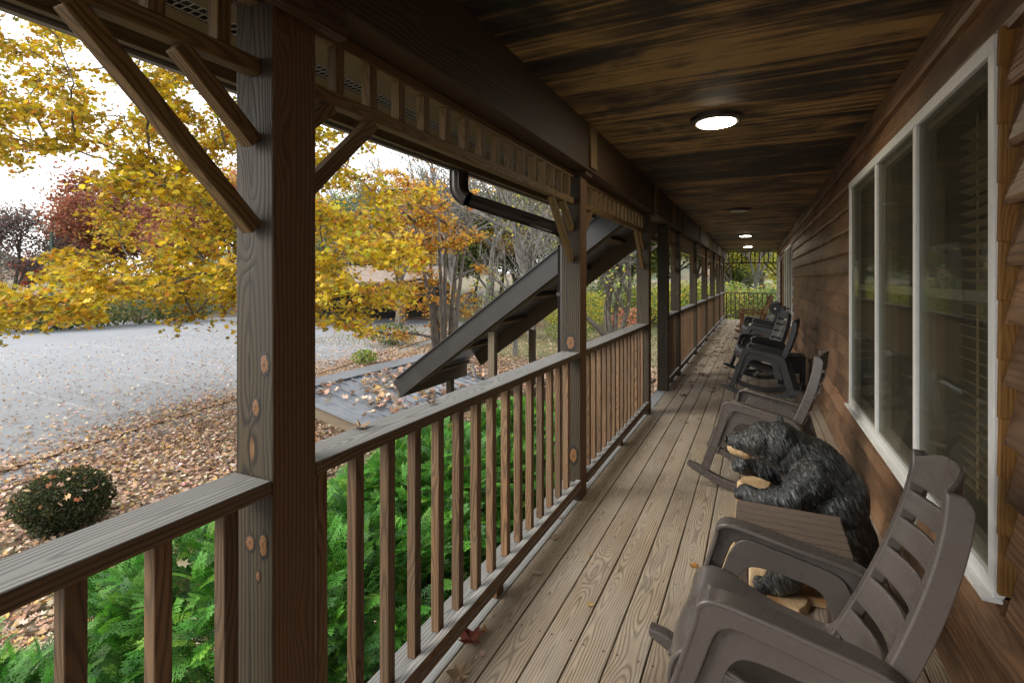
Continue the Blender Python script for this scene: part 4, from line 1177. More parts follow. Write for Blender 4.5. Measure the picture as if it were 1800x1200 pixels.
# ================================================================== COVERED STAIR and its landing roof
def sx2(p, q, t): return p + (q - p) * t
SY0, SY1 = 5.66, 7.50
TOP = Vector((-1.55, 0, 2.15)); SL = .73
BOT = Vector((-4.44, 0, CAMZ - 1.57 + .28))
def zroof(x): return TOP.z + (x - TOP.x) * SL
e = empty('stair_roof', (-3, 6.6, GZ), 'dark metal roof slanting down over the porch stair on wooden posts', 'stair roof')
SO = (-3, 6.6, GZ)
zb0 = zroof(BOT.x)
m = MB(SO)
m.board((TOP.x + .3, SY0, zroof(TOP.x + .3)), (BOT.x, SY0, zroof(BOT.x)), .03, .235, up=(0, 0, 1)); m.build('near_fascia', M['fascia'], e, bev=.004)
m = MB(SO); m.board((TOP.x + .3, SY0 - .022, zroof(TOP.x + .3) - .135), (BOT.x + .05, SY0 - .022, zroof(BOT.x + .05) - .135), .012, .022, up=(0, 0, 1)); m.board((TOP.x + .3, SY0 - .012, zroof(TOP.x + .3) + .145), (BOT.x, SY0 - .012, zroof(BOT.x) + .145), .06, .016, up=(0, 0, 1)); m.build('drip_edge', M['fascia'], e)
m = MB(SO)
m.board((TOP.x + .3, (SY0 + SY1) / 2, zroof(TOP.x + .3) + .12), (BOT.x, (SY0 + SY1) / 2, zroof(BOT.x) + .12), SY1 - SY0, .02, up=(0, 0, 1)); m.build('roof_panel', M['metal'], e)
m = MB(SO)
for yy in (SY0 + .10, SY1 - .05): m.board((TOP.x + .3, yy, zroof(TOP.x + .3) - .012), (BOT.x + .25, yy, zroof(BOT.x + .25) - .012), .045, .245, up=(0, 0, 1))
m.build('stringer_beam', M['stair'], e, bev=.003)
m = MB(SO)
for k in range(6):
    x = -1.75 - k * .52; m.board((x, SY0 + .13, zroof(x) + .05), (x, SY1 - .08, zroof(x) + .05), .09, .04, up=(-SL, 0, 1))
m.build('purlin', M['stair'], e, bev=.003)
m = MB(SO); m.board((BOT.x, SY0 + .02, zroof(BOT.x) - .02), (BOT.x, SY1, zroof(BOT.x) - .02), .035, .22); m.build('end_board', M['stair'], e)
for (x, yy) in ((-3.02, SY0 + .10), (-3.20, SY1 - .05), (-4.2, 6.62)):
    m = MB(SO); m.board((x, yy, GZ - .02), (x, yy, zroof(x) - .20), .09, .09, up=(0, 1, 0)); m.build('roof_post', M['stair'], e, bev=.004)
# stair itself
st = empty('porch_stair', (-2.5, 6.6, GZ), 'wooden stair dropping from the porch opening under the slanting roof', 'stair')
m = MB((-2.5, 6.6, GZ)); n = 9
for k in range(n):
    z_ = -.18 * (k + 1) ; x = -1.42 - .28 * k
    m.board((x, 6.08, z_), (x, 7.26, z_), .27, .036)
m.build('tread', M['stair'], st, bev=.003)
m = MB((-2.5, 6.6, GZ))
for yy in (6.06, 7.28): m.board((-1.30, yy, -.13), (-3.9, yy, -1.75), .04, .26, up=(0, 0, 1))
m.build('stringer', M['stair'], st)
m = MB((-2.5, 6.6, GZ))
for yy in (6.0, 7.33):
    m.board((-1.28, yy, .98), (-3.95, yy, -.72), .09, .036, up=(0, 0, 1)); m.board((-1.28, yy, .12), (-3.95, yy, -1.58), .09, .036, up=(0, 0, 1))
m.build('handrail', M['stair'], st, bev=.004)
for yy in (6.0, 7.33):
    for k in range(15):
        x = -1.42 - k * .17; zt = .96 + (x + 1.28) * .6367; m = MB((-2.5, 6.6, GZ)); m.board((x, yy, zt - .84), (x, yy, zt - .02), .036, .036, up=(0, 1, 0)); m.build('stair_baluster', M['stair'], st)
# landing roof: ridge flashing parallel to the porch, ribbed panel falling towards it
lr = empty('landing_roof', (-5, 6.7, GZ), 'low grey ribbed metal roof strewn with brown leaves beyond the railing', 'landing roof')
LO = (-5, 6.7, GZ)
RX, EX, RZ, EZ = -5.75, -4.10, CAMZ - 1.545, CAMZ - 1.90
LY0, LY1 = 4.93, 8.75
m = MB(LO); m.board((RX, (LY0 + LY1) / 2, RZ), (EX, (LY0 + LY1) / 2, EZ), LY1 - LY0, .012, up=(0, 0, 1))
k = LY0 + .02
while k < LY1:
    m.board((RX, k, RZ + .016), (EX, k, EZ + .016), .022, .026, up=(0, 0, 1)); k += .23
m.build('ribbed_panel', M['metal'], lr, bev=.003)
m = MB(LO); m.board((RX - .05, LY0 - .02, RZ + .045), (RX - .05, LY1, RZ + .045), .26, .02, up=(.2, 0, 1)); m.board((RX - .17, LY0 - .02, RZ - .02), (RX - .17, LY1, RZ - .02), .02, .13); m.build('ridge_flashing', M['metal'], lr, bev=.004)
m = MB(LO); m.board((RX, (LY0 + LY1) / 2, RZ - .02), (RX - 1.2, (LY0 + LY1) / 2, RZ - .34), LY1 - LY0, .012, up=(0, 0, 1)); m.build('back_panel', M['metal'], lr)
m = MB(LO)
m.board((RX, LY0 + .06, RZ - .11), (EX + .05, LY0 + .06, EZ - .09), .04, .14, up=(0, 0, 1)); m.board((RX, LY1 - .08, RZ - .11), (EX + .05, LY1 - .08, EZ - .09), .04, .14, up=(0, 0, 1))
m.board((EX + .03, LY0 + .05, EZ - .09), (EX + .03, LY1 - .05, EZ - .09), .04, .13); m.build('rake_beam', M['stair'], lr, bev=.003)
for (x, yy) in ((EX - .02, LY0 + .12), (-4.75, LY0 + .12), (RX + .1, LY0 + .12), (EX - .02, LY1 - .12), (RX + .1, LY1 - .12)):
    m = MB(LO); m.board((x, yy, GZ - .02), (x, yy, (RZ if x < -5 else EZ) - .14), .09, .09, up=(0, 1, 0)); m.build('roof_post', M['stair'], lr, bev=.004)
m = MB(LO); m.board((RX + .1, LY0 + .1, -.72), (EX, LY0 + .1, -.72), .09, .04); m.board((RX + .1, LY0 + .1, -1.45), (EX, LY0 + .1, -1.45), .09, .04); m.build('landing_rail', M['stair'], lr, bev=.003)

# ================================================================== leaf clouds (numpy)
def orient(n, flat=0.0):
    """random rotation matrices; flat -> leaf planes nearer horizontal"""
    v = rng.normal(size=(n, 3)); v[:, 2] = np.abs(v[:, 2]) + flat; v /= np.linalg.norm(v, axis=1)[:, None]
    a = rng.normal(size=(n, 3)); a -= (a * v).sum(1)[:, None] * v; a /= np.linalg.norm(a, axis=1)[:, None]
    return a, np.cross(v, a), v
def leaves(name, C, size, cols, mat, tmpl, parent=None, flat=.6, cup=.25, jit=.35):
    n = len(C); k = len(tmpl); a, b, v = orient(n, flat)
    s_ = size * (1 + jit * (rng.random(n) - .5) * 2)
    V = np.empty((n, k, 3))
    for i, (x, y) in enumerate(tmpl):
        V[:, i] = C + (a * x + b * y + v * (cup * (x * x + y * y))) * s_[:, None]
    return np_mesh(name, V.reshape(-1, 3), k, mat, cols, parent)
LEAF8 = [(0, -.5), (.42, -.28), (.20, -.02), (.50, .20), (.10, .22), (0, .55), (-.10, .22), (-.50, .20), (-.20, -.02), (-.42, -.28)]
QUAD = [(0, -.5), (.34, 0), (0, .5), (-.34, 0)]
def palette(n, cols, wts=None, var=.22):
    cols = np.array(cols); idx = rng.choice(len(cols), n, p=wts)
    return np.clip(cols[idx] * (1 + var * rng.normal(size=(n, 1))) * (1 + .08 * rng.normal(size=(n, 3))), .003, .95)

def cluster_tree(e, org, trunk, trad, centres, nleaf, spread, size, pal, wts, tmpl, mat, barkm, flat=1.0, twigs=5, brad=.03, vert=.45, anchors=None, name='crown'):
    """trunk polyline, a limb to every cluster centre, twigs with leaves on them"""
    T = MB(org); T.tube(trunk, trad, 10)
    T.build('trunk', barkm, e, sm=True)
    Lm = MB(org); allc = []
    tr = [Vector(p) for p in trunk]
    centres = [Vector(c) for c in centres]
    hub = tr[len(tr) // 2]
    centres.sort(key=lambda c: (c - hub).length)
    nodes = [(p, 0.0) for p in (([Vector(a) for a in anchors]) if anchors else [p for p in tr if p.z > GZ + 2.6])]
    for c in centres:
        best, bd_ = min(nodes, key=lambda q: (q[0] - c).length + .25 * q[1] + .5 * max(0, q[0].z - c.z))
        nodes.append((c, bd_ + (best - c).length))
        L = (c - best).length; mid = best.lerp(c, .5) + Vector((random.uniform(-.1, .1) * L, random.uniform(-.1, .1) * L, .13 * L))
        pts = []
        for k in range(8):
            t = k / 7; pts.append(best * (1 - t) ** 2 + mid * 2 * t * (1 - t) + c * t * t + Vector((random.gauss(0, .012 * L), random.gauss(0, .012 * L), random.gauss(0, .010 * L))) * (1 if 0 < k < 7 else 0))
        rt = max(.35, 2.6 - .30 * bd_); Lm.tube(pts, [brad * rt * (1 - .35 * k / 7) for k in range(8)], 5)
        out = (c - best); out.z *= .3; out = out.normalized() if out.length > .01 else Vector((1, 0, 0))
        thick_ = 1
        for q in range(twigs):
            d_ = (out * .5 + Vector((random.gauss(0, .7), random.gauss(0, .7), random.gauss(-.12, .28)))).normalized()
            Lt = spread * random.uniform(.6, 1.3); p0 = pts[random.choice([4, 5, 6, 7])]
            pe = p0 + d_ * Lt + Vector((0, 0, -.12 * Lt)); pm = p0 + d_ * Lt * .5 + Vector((0, 0, .05))
            Lm.tube([p0, pm, pe], [brad * .28, brad * .2, brad * .08], 3, cap=False)
            n = int(nleaf / twigs); t = rng.random(n) ** .7
            base = np.array(p0)[None, :] * (1 - t[:, None]) + np.array(pe)[None, :] * t[:, None]
            off = rng.normal(size=(n, 3)) * np.array([spread * .22, spread * .22, spread * .22 * vert])
            allc.append(base + off)
    Lm.build('limbs', barkm, e)
    C = np.concatenate(allc) - np.array(org)
    return leaves(name, C, size, palette(len(C), pal, wts), mat, tmpl, e, flat=flat)

YEL = [(.50, .34, .016), (.60, .45, .04), (.40, .25, .016), (.34, .30, .03), (.40, .17, .025), (.20, .18, .03)]
YW = [.30, .24, .16, .13, .09, .08]
# maple whose boughs hang over the near side of the lot
def inpoly(x, y, P):
    c = False; j = len(P) - 1
    for i in range(len(P)):
        if (P[i][1] > y) != (P[j][1] > y) and x < (P[j][0] - P[i][0]) * (y - P[i][1]) / (P[j][1] - P[i][1]) + P[i][0]: c = not c
        j = i
    return c
SIL = [(-260, -160), (640, -160), (700, 200), (760, 330), (740, 430), (700, 520), (640, 590), (570, 600), (480, 620), (400, 590), (300, 545), (200, 565), (60, 560), (-160, 590), (-150, 500), (40, 490), (150, 425), (215, 395), (150, 372), (120, 350), (160, 300), (150, 255), (90, 250), (40, 290), (-260, 300)]
tx = at(488, 702, 14.0)
trunk = [(tx.x, tx.y, GZ - .05), (tx.x + .05, tx.y + .02, GZ + .3), (tx.x + .02, tx.y + .1, GZ + 1.5), (tx.x - .1, tx.y + .05, GZ + 3), (tx.x + .05, tx.y, GZ + 4.6), (tx.x, tx.y + .1, GZ + 6.5), (tx.x + .1, tx.y, GZ + 9)]
cent = []
tries = 0
while len(cent) < 400 and tries < 20000:
    tries += 1
    px, py = random.uniform(-260, 770), random.uniform(-160, 610)
    if not inpoly(px, py, SIL): continue
    dens = 1.0
    if py < 270 and px < 260: dens = .75 if py < 130 else .8
    if px > 560: dens = .75
    if random.random() > dens: continue
    f = random.uniform(9.5, 16.5) if py < 420 else random.uniform(9, 14.5)
    cent.append(at(px, py, f))
e = empty('maple_tree', (tx.x, tx.y, GZ), 'large maple full of yellow leaves with boughs drooping over the parking lot', 'tree')
cluster_tree(e, (tx.x, tx.y, GZ), trunk, [.26, .20, .17, .15, .12, .09, .05], cent, 200, .60, .118, YEL, YW, LEAF8, M['leaf'], M['bark'], flat=.7, twigs=7, brad=.020, vert=.6)
# smaller orange yellow clump tree beyond the landing
tx = at(780, 642, 19.6)
cent = []
for _ in range(400):
    px, py = random.gauss(735, 62), random.gauss(430, 85)
    if 590 < px < 850 and 270 < py < 610: cent.append(at(px, py, random.uniform(18.4, 21.5)))
    if len(cent) > 95: break
e = empty('maple_tree', (tx.x, tx.y, GZ), 'smaller multi-stemmed tree with orange yellow leaves behind the landing roof', 'tree')
OR = [(.58, .34, .04), (.56, .28, .04), (.48, .17, .035), (.52, .38, .05), (.34, .20, .04)]
stems = []
Ts = MB((tx.x, tx.y, GZ)); anch = []
for k in range(5):
    a = k * 1.3; p = [(tx.x + .25 * math.cos(a), tx.y + .25 * math.sin(a), GZ - .05)]
    q = Vector(p[0])
    for j in range(5):
        q = q + Vector((.16 * math.cos(a) + random.uniform(-.1, .1), .16 * math.sin(a) + random.uniform(-.1, .1), 1.1)); p.append(tuple(q)); anch.append(tuple(q))
    Ts.tube(p, [.13, .11, .09, .07, .05, .03], 8)
Ts.build('stems', M['bark'], e, sm=True)
cluster_tree(e, (tx.x, tx.y, GZ), [(tx.x, tx.y, GZ - .05), (tx.x, tx.y + .05, GZ + 2.4), (tx.x + .1, tx.y, GZ + 5)], [.12, .09, .04], cent, 110, .55, .115, OR, [.3, .25, .15, .2, .1], LEAF8, M['leaf'], M['bark'], twigs=5, brad=.022, vert=.6, anchors=anch)

# branching bare trees ---------------------------------------------------
def bare_tree(mb, p, d_, L, r, depth, droop=0, kids=3, ang=.6, tips=None, nmin=.004):
    n = 5; pts = [p]; q = p.copy(); dd = d_.copy()
    for k in range(n):
        dd = (dd + Vector((random.gauss(0, .10), random.gauss(0, .10), random.gauss(droop, .06)))).normalized(); q = q + dd * (L / n); pts.append(q.copy())
    mb.tube(pts, [max(nmin, r * (1 - .55 * k / n)) for k in range(n + 1)], 6 if r > .05 else 3, cap=False)
    if depth == 0:
        if tips is not None: tips += [pts[-1], pts[2]]
        return
    for k in range(kids + (depth > 2)):
        i = random.choice([2, 3, 4, 5]) if k else 5
        axis = Vector((random.gauss(0, 1), random.gauss(0, 1), random.gauss(0, .5))).normalized()
        nd = (dd + axis * ang * random.uniform(.6, 1.3)).normalized()
        bare_tree(mb, pts[i], nd, L * random.uniform(.58, .8), r * .55, depth - 1, droop, kids, ang, tips, nmin)
def proto_tree(kind):
    """mesh pair built round the origin (base at z=0), unit metres"""
    mb = MB(); tips = []
    if kind == 'bare':
        bare_tree(mb, Vector((0, 0, -.1)), Vector((0, 0, 1)), 3.6, .17, 5, 0, 3, .62, tips, .007)
    else:
        bare_tree(mb, Vector((0, 0, -.1)), Vector((0, 0, 1)), 3.4, .18, 4, 0, 3, .66, tips, .01)
    return mb, tips
PAL = {'russet': [(.24, .075, .04), (.32, .12, .06), (.18, .06, .045), (.30, .17, .09)],
       'red': [(.42, .06, .035), (.50, .12, .04), (.28, .05, .05), (.36, .16, .08)],
       'orange': [(.50, .24, .05), (.55, .34, .06), (.38, .18, .05), (.30, .26, .07)],
       'green': [(.10, .16, .045), (.16, .21, .06), (.07, .11, .04), (.26, .28, .07)],
       'lime': [(.34, .36, .06), (.45, .42, .07), (.20, .27, .06), (.5, .40, .05)],
       'pine': [(.035, .065, .035), (.05, .08, .045), (.07, .09, .06)],
       'bluegrey': [(.10, .10, .10), (.14, .11, .10), (.17, .10, .08)]}
def make_proto(kind, pal, nl, size, spread, label, cat='tree'):
    mb, tips = proto_tree(kind)
    me_e = empty('tree', (0, 0, -60), label, cat, 'background trees around the lot')
    mb.build('trunk', M['greybark'] if kind == 'bare' else M['bark'], me_e)
    if nl:
        T = np.array([tuple(t) for t in tips]); idx = rng.choice(len(T), nl)
        C = T[idx] + rng.normal(size=(nl, 3)) * np.array([spread, spread, spread * .75])
        leaves('crown', C, size, palette(nl, PAL[pal]), M['leaf'], QUAD, me_e, flat=.2)
    return me_e
random.seed(11)
PR = {}
PR['russet'] = make_proto('leafy', 'russet', 13000, 0.20, .42, '')
PR['red'] = make_proto('leafy', 'red', 13000, 0.19, .45, '')
PR['orange'] = make_proto('leafy', 'orange', 13000, 0.19, .42, '')
PR['green'] = make_proto('leafy', 'green', 13000, 0.19, .5, '')
PR['lime'] = make_proto('leafy', 'lime', 13000, 0.17, .42, '')
PR['bluegrey'] = make_proto('leafy', 'bluegrey', 7000, .20, .5, '')
PR['bare'] = make_proto('bare', None, 0, 0, 0, '')
PR['sparse'] = make_proto('bare', 'orange', 700, .14, .3, '')
used = set()
def put(kind, x, y, sc, rz, label, szz=1.0, z=None):
    o = PR[kind] if kind not in used else copy_tree(PR[kind]); used.add(kind)
    o.location = (x, y, (ground_h(x, y) if z is None else z) - .05); o.rotation_euler = (0, 0, rz); o.scale = (sc, sc, sc * szz); o['label'] = label
    return o
def putpx(kind, px, fwd, sc, label, szz=1.0):
    sc *= 1.75 if px < 420 else (1.45 if px < 1060 else 1.25)
    p = at(px, 490, fwd); put(kind, p.x, p.y, sc, random.uniform(0, 6.28), label, szz)
# left: russet and red trees at the far edge of the lot
adj = ['leaning', 'bushy', 'tall', 'broad', 'ragged', 'thin']
BT = [('bluegrey', 20, 47, .72, 'sparse dark greyish tree at the left edge, tallest above the red ones'), ('red', -70, 50, .42, 'crimson tree at the far left edge of the lot'),
      ('red', 45, 52, .36, 'low red tree just left of the lamp pole'), ('russet', 150, 56, .60, 'russet tree just right of the lamp pole'), ('russet', 205, 50, .74, 'broad russet brown tree behind the lower yellow boughs'),
      ('russet', 275, 54, .92, 'tall russet tree behind the middle of the yellow maple'), ('russet', 345, 50, 1.0, 'brown tree behind the wooden braces'), ('green', 90, 62, .30, 'low green tree at the far side of the lot'),
      ('orange', 390, 52, 1.0, 'orange brown tree left of the nearest post'), ('russet', 600, 55, .95, 'brown tree rising behind the low pavilion'), ('green', 655, 48, .95, 'green tree behind the pavilion roof'),
      ('bare', 700, 36, 1.05, 'bare tree right of the pavilion'), ('russet', 745, 50, .90, 'russet tree behind the orange yellow clump'), ('bare', 800, 31, 1.05, 'bare grey tree under the slanting downspout'),
      ('sparse', 850, 34, 1.1, 'nearly bare tree with a few orange leaves beneath the downspout'), ('green', 900, 52, 1.0, 'green tree behind the bare branches left of the second post'), ('orange', 835, 50, .75, 'pale orange tree low behind the bare branches'),
      ('bare', 935, 28, 1.1, 'pale grey bare tree close left of the second post'), ('sparse', 985, 40, 1.1, 'bare tree behind the second post'), ('green', 1045, 42, 1.0, 'green tree seen through the stair opening'),
      ('lime', 1100, 44, .95, 'yellow green tree right of the leaning stems'), ('lime', 1165, 47, 1.0, 'yellow green tree beside the freestanding post'), ('orange', 1010, 60, .9, 'orange tree far behind the stair roof'),
      ('lime', 1215, 46, 1.0, 'yellow green tree seen between the middle posts'), ('green', 1250, 50, 1.0, 'green tree seen between the far posts'), ('lime', 1278, 40, .75, 'yellow green tree at the left of the far opening'),
      ('green', 1310, 46, .72, 'green tree in the middle of the far opening'), ('bare', 1325, 38, 1.0, 'pale bare trunked tree in the far opening'), ('green', 1350, 44, .62, 'blue green tree at the right of the far opening'), ('orange', 1300, 62, .95, 'hazy tree standing behind the far opening'),
      ('bare', 1385, 50, .9, 'bare tree behind the house end'), ('bare', 610, 44, .9, 'bare tree between the pavilion and the nearest post'), ('russet', 480, 58, 1.1, 'russet tree hidden behind the nearest post'), ('green', 960, 66, 1.1, 'tall green tree far behind the second post'), ('pine' if 0 else 'green', 770, 62, 1.0, 'dark green tree high behind the orange clump'),
      ('bare', 585, 50, 1.2, 'tall bare tree above the pavilion roof, left'), ('sparse', 640, 55, 1.2, 'tall bare tree with scattered leaves above the pavilion roof'), ('bare', 760, 44, 1.15, 'bare grey tree high behind the orange clump'),
      ('russet', 720, 66, 1.1, 'brown wood edge tree far behind the clump'), ('green', 860, 45, 1.0, 'dark green tree right of the downspout elbow'), ('russet', 800, 64, 1.1, 'brown tree far behind the bare branches'), ('sparse', 940, 48, 1.2, 'tall thin leaved tree behind the stair roof top'), ('russet', 905, 70, 1.2, 'brown tree far behind the second post'), ('green', 1190, 60, 1.2, 'green tree far behind the freestanding post'), ('green', 1290, 55, 1.3, 'tall green tree behind the far opening'), ('lime', 1335, 52, 1.2, 'tall yellow green tree behind the far frieze'),
      ('bluegrey', 300, 60, 1.05, 'dim grey brown tree far behind the maple boughs'), ('bluegrey', 230, 62, .9, 'dim brown tree far behind the lower maple boughs'), ('russet', 400, 60, 1.1, 'tall russet tree just left of the nearest post'), ('bluegrey', 570, 62, 1.1, 'grey brown tree just right of the nearest post'), ('russet', 320, 44, .7, 'low russet tree at the lot edge behind the dark trunk'), ('bluegrey', 690, 60, 1.1, 'grey brown tree far behind the pavilion'), ('bluegrey', 790, 56, 1.15, 'grey brown tree far behind the clump'), ('bluegrey', 880, 60, 1.2, 'grey brown tree far behind the bare branches'), ('bluegrey', -40, 44, .62, 'grey brown tree beyond the left edge')]
for (k, px, f, sc, lab) in BT: putpx(k, px, f, sc, lab)
# leaning multi-stem tree seen through the stair bay
tx = ground_at(1075, 588, GZ)
p = at(1075, 588, 30.0 * .93)
e = empty('multi_stem_tree', (p.x, p.y, GZ), 'several dark stems rising from one foot, with green leaves, right of the second post', 'tree')
mb = MB((p.x, p.y, GZ)); tips = []; random.seed(5)
for (a, tl) in ((-.55, .1), (-.28, .3), (.02, -.1), (.25, .2), (.6, -.2)):
    d_ = Vector((ca * a, sa * a, 1)) + Vector((0, tl * .4, 0)); bare_tree(mb, Vector((p.x + a * .4, p.y, GZ - .1)), d_.normalized(), 4.2, .17, 4, 0, 2, .5, tips, .012)
mb.build('stems', M['bark'], e)
T = np.array([tuple(t) for t in tips]); idx = rng.choice(len(T), 4200); C = T[idx] + rng.normal(size=(4200, 3)) * .5 - np.array((p.x, p.y, GZ))
leaves('crown', C, .17, palette(4200, PAL['green'] + PAL['lime']), M['leaf'], QUAD, e, flat=.3)
# two mid-distance bare trees with long pale limbs sweeping across
for (px, fwd, sc, lab) in ((905, 22, .8, 'bare tree with long pale limbs reaching left beneath the downspout'), (1000, 25, .9, 'bare tree with tangled white grey twigs behind the stair roof')):
    p = at(px, 490, fwd); put('bare', p.x, p.y, sc, random.uniform(0, 6), lab)
# undergrowth at the back of the lot and dogwood shrubs
def shrub(px, py, rad, hgt, pal, n, size, label, name='shrub', z=None, fwd=None, tm=QUAD, cat='shrub', flat=.2, mat='leaf', group=None):
    p = ground_at(px, py) if fwd is None else at(px, 490, fwd); gz = ground_h(p.x, p.y) if z is None else z
    e = empty(name, (p.x, p.y, gz), label, cat, group)
    mb = MB()
    for k in range(9):
        a = random.uniform(0, 6.28); t = random.uniform(.3, .8); mb.tube([(0, 0, -.03), (rad * t * .4 * math.cos(a), rad * t * .4 * math.sin(a), hgt * .5), (rad * t * math.cos(a), rad * t * math.sin(a), hgt * .85)], [.02, .014, .006], 4)
    mb.build('stems', M['bark'], e)
    u = rng.normal(size=(n, 3)); u /= np.linalg.norm(u, axis=1)[:, None]; r = rng.random(n) ** (1 / 4.5)
    lump = np.array([1 + .22 * mnoise.noise(Vector((q * 2.3).tolist()) + Vector((px, 0, 0))) for q in u])
    C = u * (r * lump)[:, None] * np.array([rad, rad, hgt * .5]) + np.array([0, 0, hgt * .52]); C[:, 2] = np.maximum(C[:, 2], .02)
    leaves('foliage', C, size, palette(n, pal), M[mat], tm, e, flat=flat)
    return e
DKG = [(.022, .034, .012), (.038, .055, .016), (.06, .075, .022), (.05, .04, .016)]
sh = shrub(115, 928, .54, .76, DKG, 15000, .034, 'clipped dark green round shrub standing alone on the leaf litter', z=GZ)
n = 60; u = rng.normal(size=(n, 3)); u[:, 2] = np.abs(u[:, 2]) + .3; u /= np.linalg.norm(u, axis=1)[:, None]
leaves('caught_leaves', u * np.array([.54, .54, .38]) * 1.0 + np.array([0, 0, .40]), .07, palette(n, [(.45, .28, .14), (.5, .35, .2), (.35, .16, .07)]), M['litter'], LEAF8, sh, flat=.4)
GB = [(.04, .07, .025), (.07, .10, .035), (.12, .13, .04), (.2, .15, .05)]
names = ['dark green shrub below yellow boughs at the far lot edge, ' + s for s in ('leftmost', 'second from the left', 'third from the left', 'fourth from the left', 'nearest the first post')]
for k, (px, py) in enumerate([(30, 583), (100, 580), (170, 576), (245, 570), (320, 566)]): shrub(px, py, 2.3, 1.9, GB, 1500, .2, names[k])
for k, (px, f, r_, h_) in enumerate([(1010, 34, 2.4, 2.6), (1085, 38, 2.6, 3.2), (1150, 36, 2.4, 2.8), (1205, 33, 2.4, 3.2), (1245, 34, 2.2, 3.0), (1285, 30, 1.9, 3.0), (1318, 33, 2.0, 2.4), (1350, 29, 1.8, 2.7), (1385, 32, 2.2, 3.0)]):
    shrub(px, 0, r_, h_, [PAL['lime'], PAL['green'], PAL['green'] + PAL['lime']][k % 3], 3800, .15, 'tall leafy thicket beyond the grass, ' + ['behind the stair roof', 'right of the dark stems', 'behind the opening post', 'left of the middle posts', 'behind the middle posts', 'at the left of the far opening', 'in the middle of the far opening', 'at the right of the far opening', 'hidden by the house end'][k], fwd=f, z=None)
shrub(640, 640, .5, .55, [(.16, .26, .04), (.25, .32, .05)], 500, .09, 'small lime green sapling poking from the leaf litter')
shrub(1105, 592, 1.1, 1.7, [(.60, .14, .14), (.70, .26, .22), (.30, .34, .08)], 900, .13, 'pink red dogwood shrub beside the dark stems')
shrub(910, 592, 1.3, 2.0, [(.16, .20, .05), (.3, .22, .06), (.45, .12, .07)], 1100, .13, 'mixed red and green shrub behind the slanting stair roof')
shrub(690, 607, 1.2, 1.1, GB, 900, .13, 'low green shrub beside the clump tree at the lot edge')
shrub(1000, 600, 1.3, 1.1, [(.14, .18, .05), (.24, .26, .08)], 1000, .12, 'low green shrub between stair posts')
# lamp pole
p = at(91, 490, 46)
e = empty('lamp_pole', (p.x, p.y, GZ), 'green pole with a pale lamp on a side arm beyond the lot', 'lamp pole')
m = MB((p.x, p.y, GZ)); m.tube([(p.x, p.y, GZ - .1), (p.x, p.y, CAMZ + 5.1)], [.16, .13], 12); m.build('pole', M['steelgreen'], e)
q = at(58, 490, 46)
m = MB((p.x, p.y, GZ)); m.tube([(p.x, p.y, CAMZ + 4.4), (q.x, q.y, CAMZ + 4.5)], [.045, .045], 8); m.build('arm', M['steelgreen'], e)
m = MB((p.x, p.y, GZ)); m.board((q.x - .45, q.y, CAMZ + 4.35), (q.x + .35, q.y, CAMZ + 4.35), .35, .3); m.build('lamp_head', M['white'], e, bev=.08)
# low pavilion across the lot
pv = at(640, 500, 40); gzv = ground_h(pv.x, pv.y)
e = empty('pavilion', (pv.x, pv.y, gzv), 'low open pavilion with a pale pinkish roof across the lot', 'pavilion', rz=R(38))
L, Wd = 6.5, 3.2
m = MB(); zr = 4.5
for sg in (-1, 1):
    m.board((0, sg * Wd / 2 * 1.05, zr - .55), (0, 0 + sg * .01, zr + .35), 2 * L, .10, up=(0, -sg * .5, 1)) if 0 else None
m.poly([(-L, -Wd - .5, 3.1), (L, -Wd - .5, 3.1), (L - .3, 0, 4.35), (-L + .3, 0, 4.35)]); m.poly([(-L, Wd + .5, 3.1), (-L + .3, 0, 4.35), (L - .3, 0, 4.35), (L, Wd + .5, 3.1)])
r_ = m.build('roof', M['pavroof'], e); s_ = r_.modifiers.new('s', 'SOLIDIFY'); s_.thickness = .15
m = MB(); m.board((-L + .3, -Wd, 2.85), (L - .3, -Wd, 2.85), .2, .3); m.board((-L + .3, Wd, 2.85), (L - .3, Wd, 2.85), .2, .3); m.build('wall_beam', M['stair'], e)
m = MB(); m.board((-L + .6, Wd - .3, 1.35), (L - .6, Wd - .3, 1.35), .12, 2.7); m.build('shade_backing', M['dark'], e)  # near-black sheet standing for the shade beneath the pavilion roof
for x in (-6, -3, 0, 3, 6):
    m = MB(); m.board((x, -Wd + .02, -.3), (x, -Wd + .02, 2.7), .2, .2, up=(0, 1, 0)); m.build('pavilion_post', M['stair'], e)
# ================================================================== feathery evergreen hedge below the railing
def spray_template():
    """one flat frond: a midrib with forward-swept branchlets carrying scale-like segments (quads)"""
    q = []
    def strip(p0, p1, w_):
        d_ = np.array(p1) - np.array(p0); L = np.linalg.norm(d_); nrm = np.array((-d_[1], d_[0])) / L
        q.append([tuple(p0), tuple(np.array(p0) + d_ * .45 + nrm * w_), tuple(p1), tuple(np.array(p0) + d_ * .45 - nrm * w_)])
    strip((0, 0), (0, .5), .012); strip((0, .42), (0, 1.0), .03)
    for k in range(6):
        y = .10 + k * .135; L = .46 * (1 - .11 * k)
        for sg in (-1, 1):
            a = .72; ex, ey = sg * L * math.sin(a), y + L * math.cos(a)
            strip((0, y), (ex, ey), .022)
            for j in (0.4, .72):
                bx, by = sg * L * math.sin(a) * j, y + L * math.cos(a) * j
                strip((bx, by), (bx + sg * .10, by + .03), .018); strip((bx, by), (bx + sg * .015, by + .12), .018)
    return np.array(q)   # (nq,4,2)
TPL = spray_template()
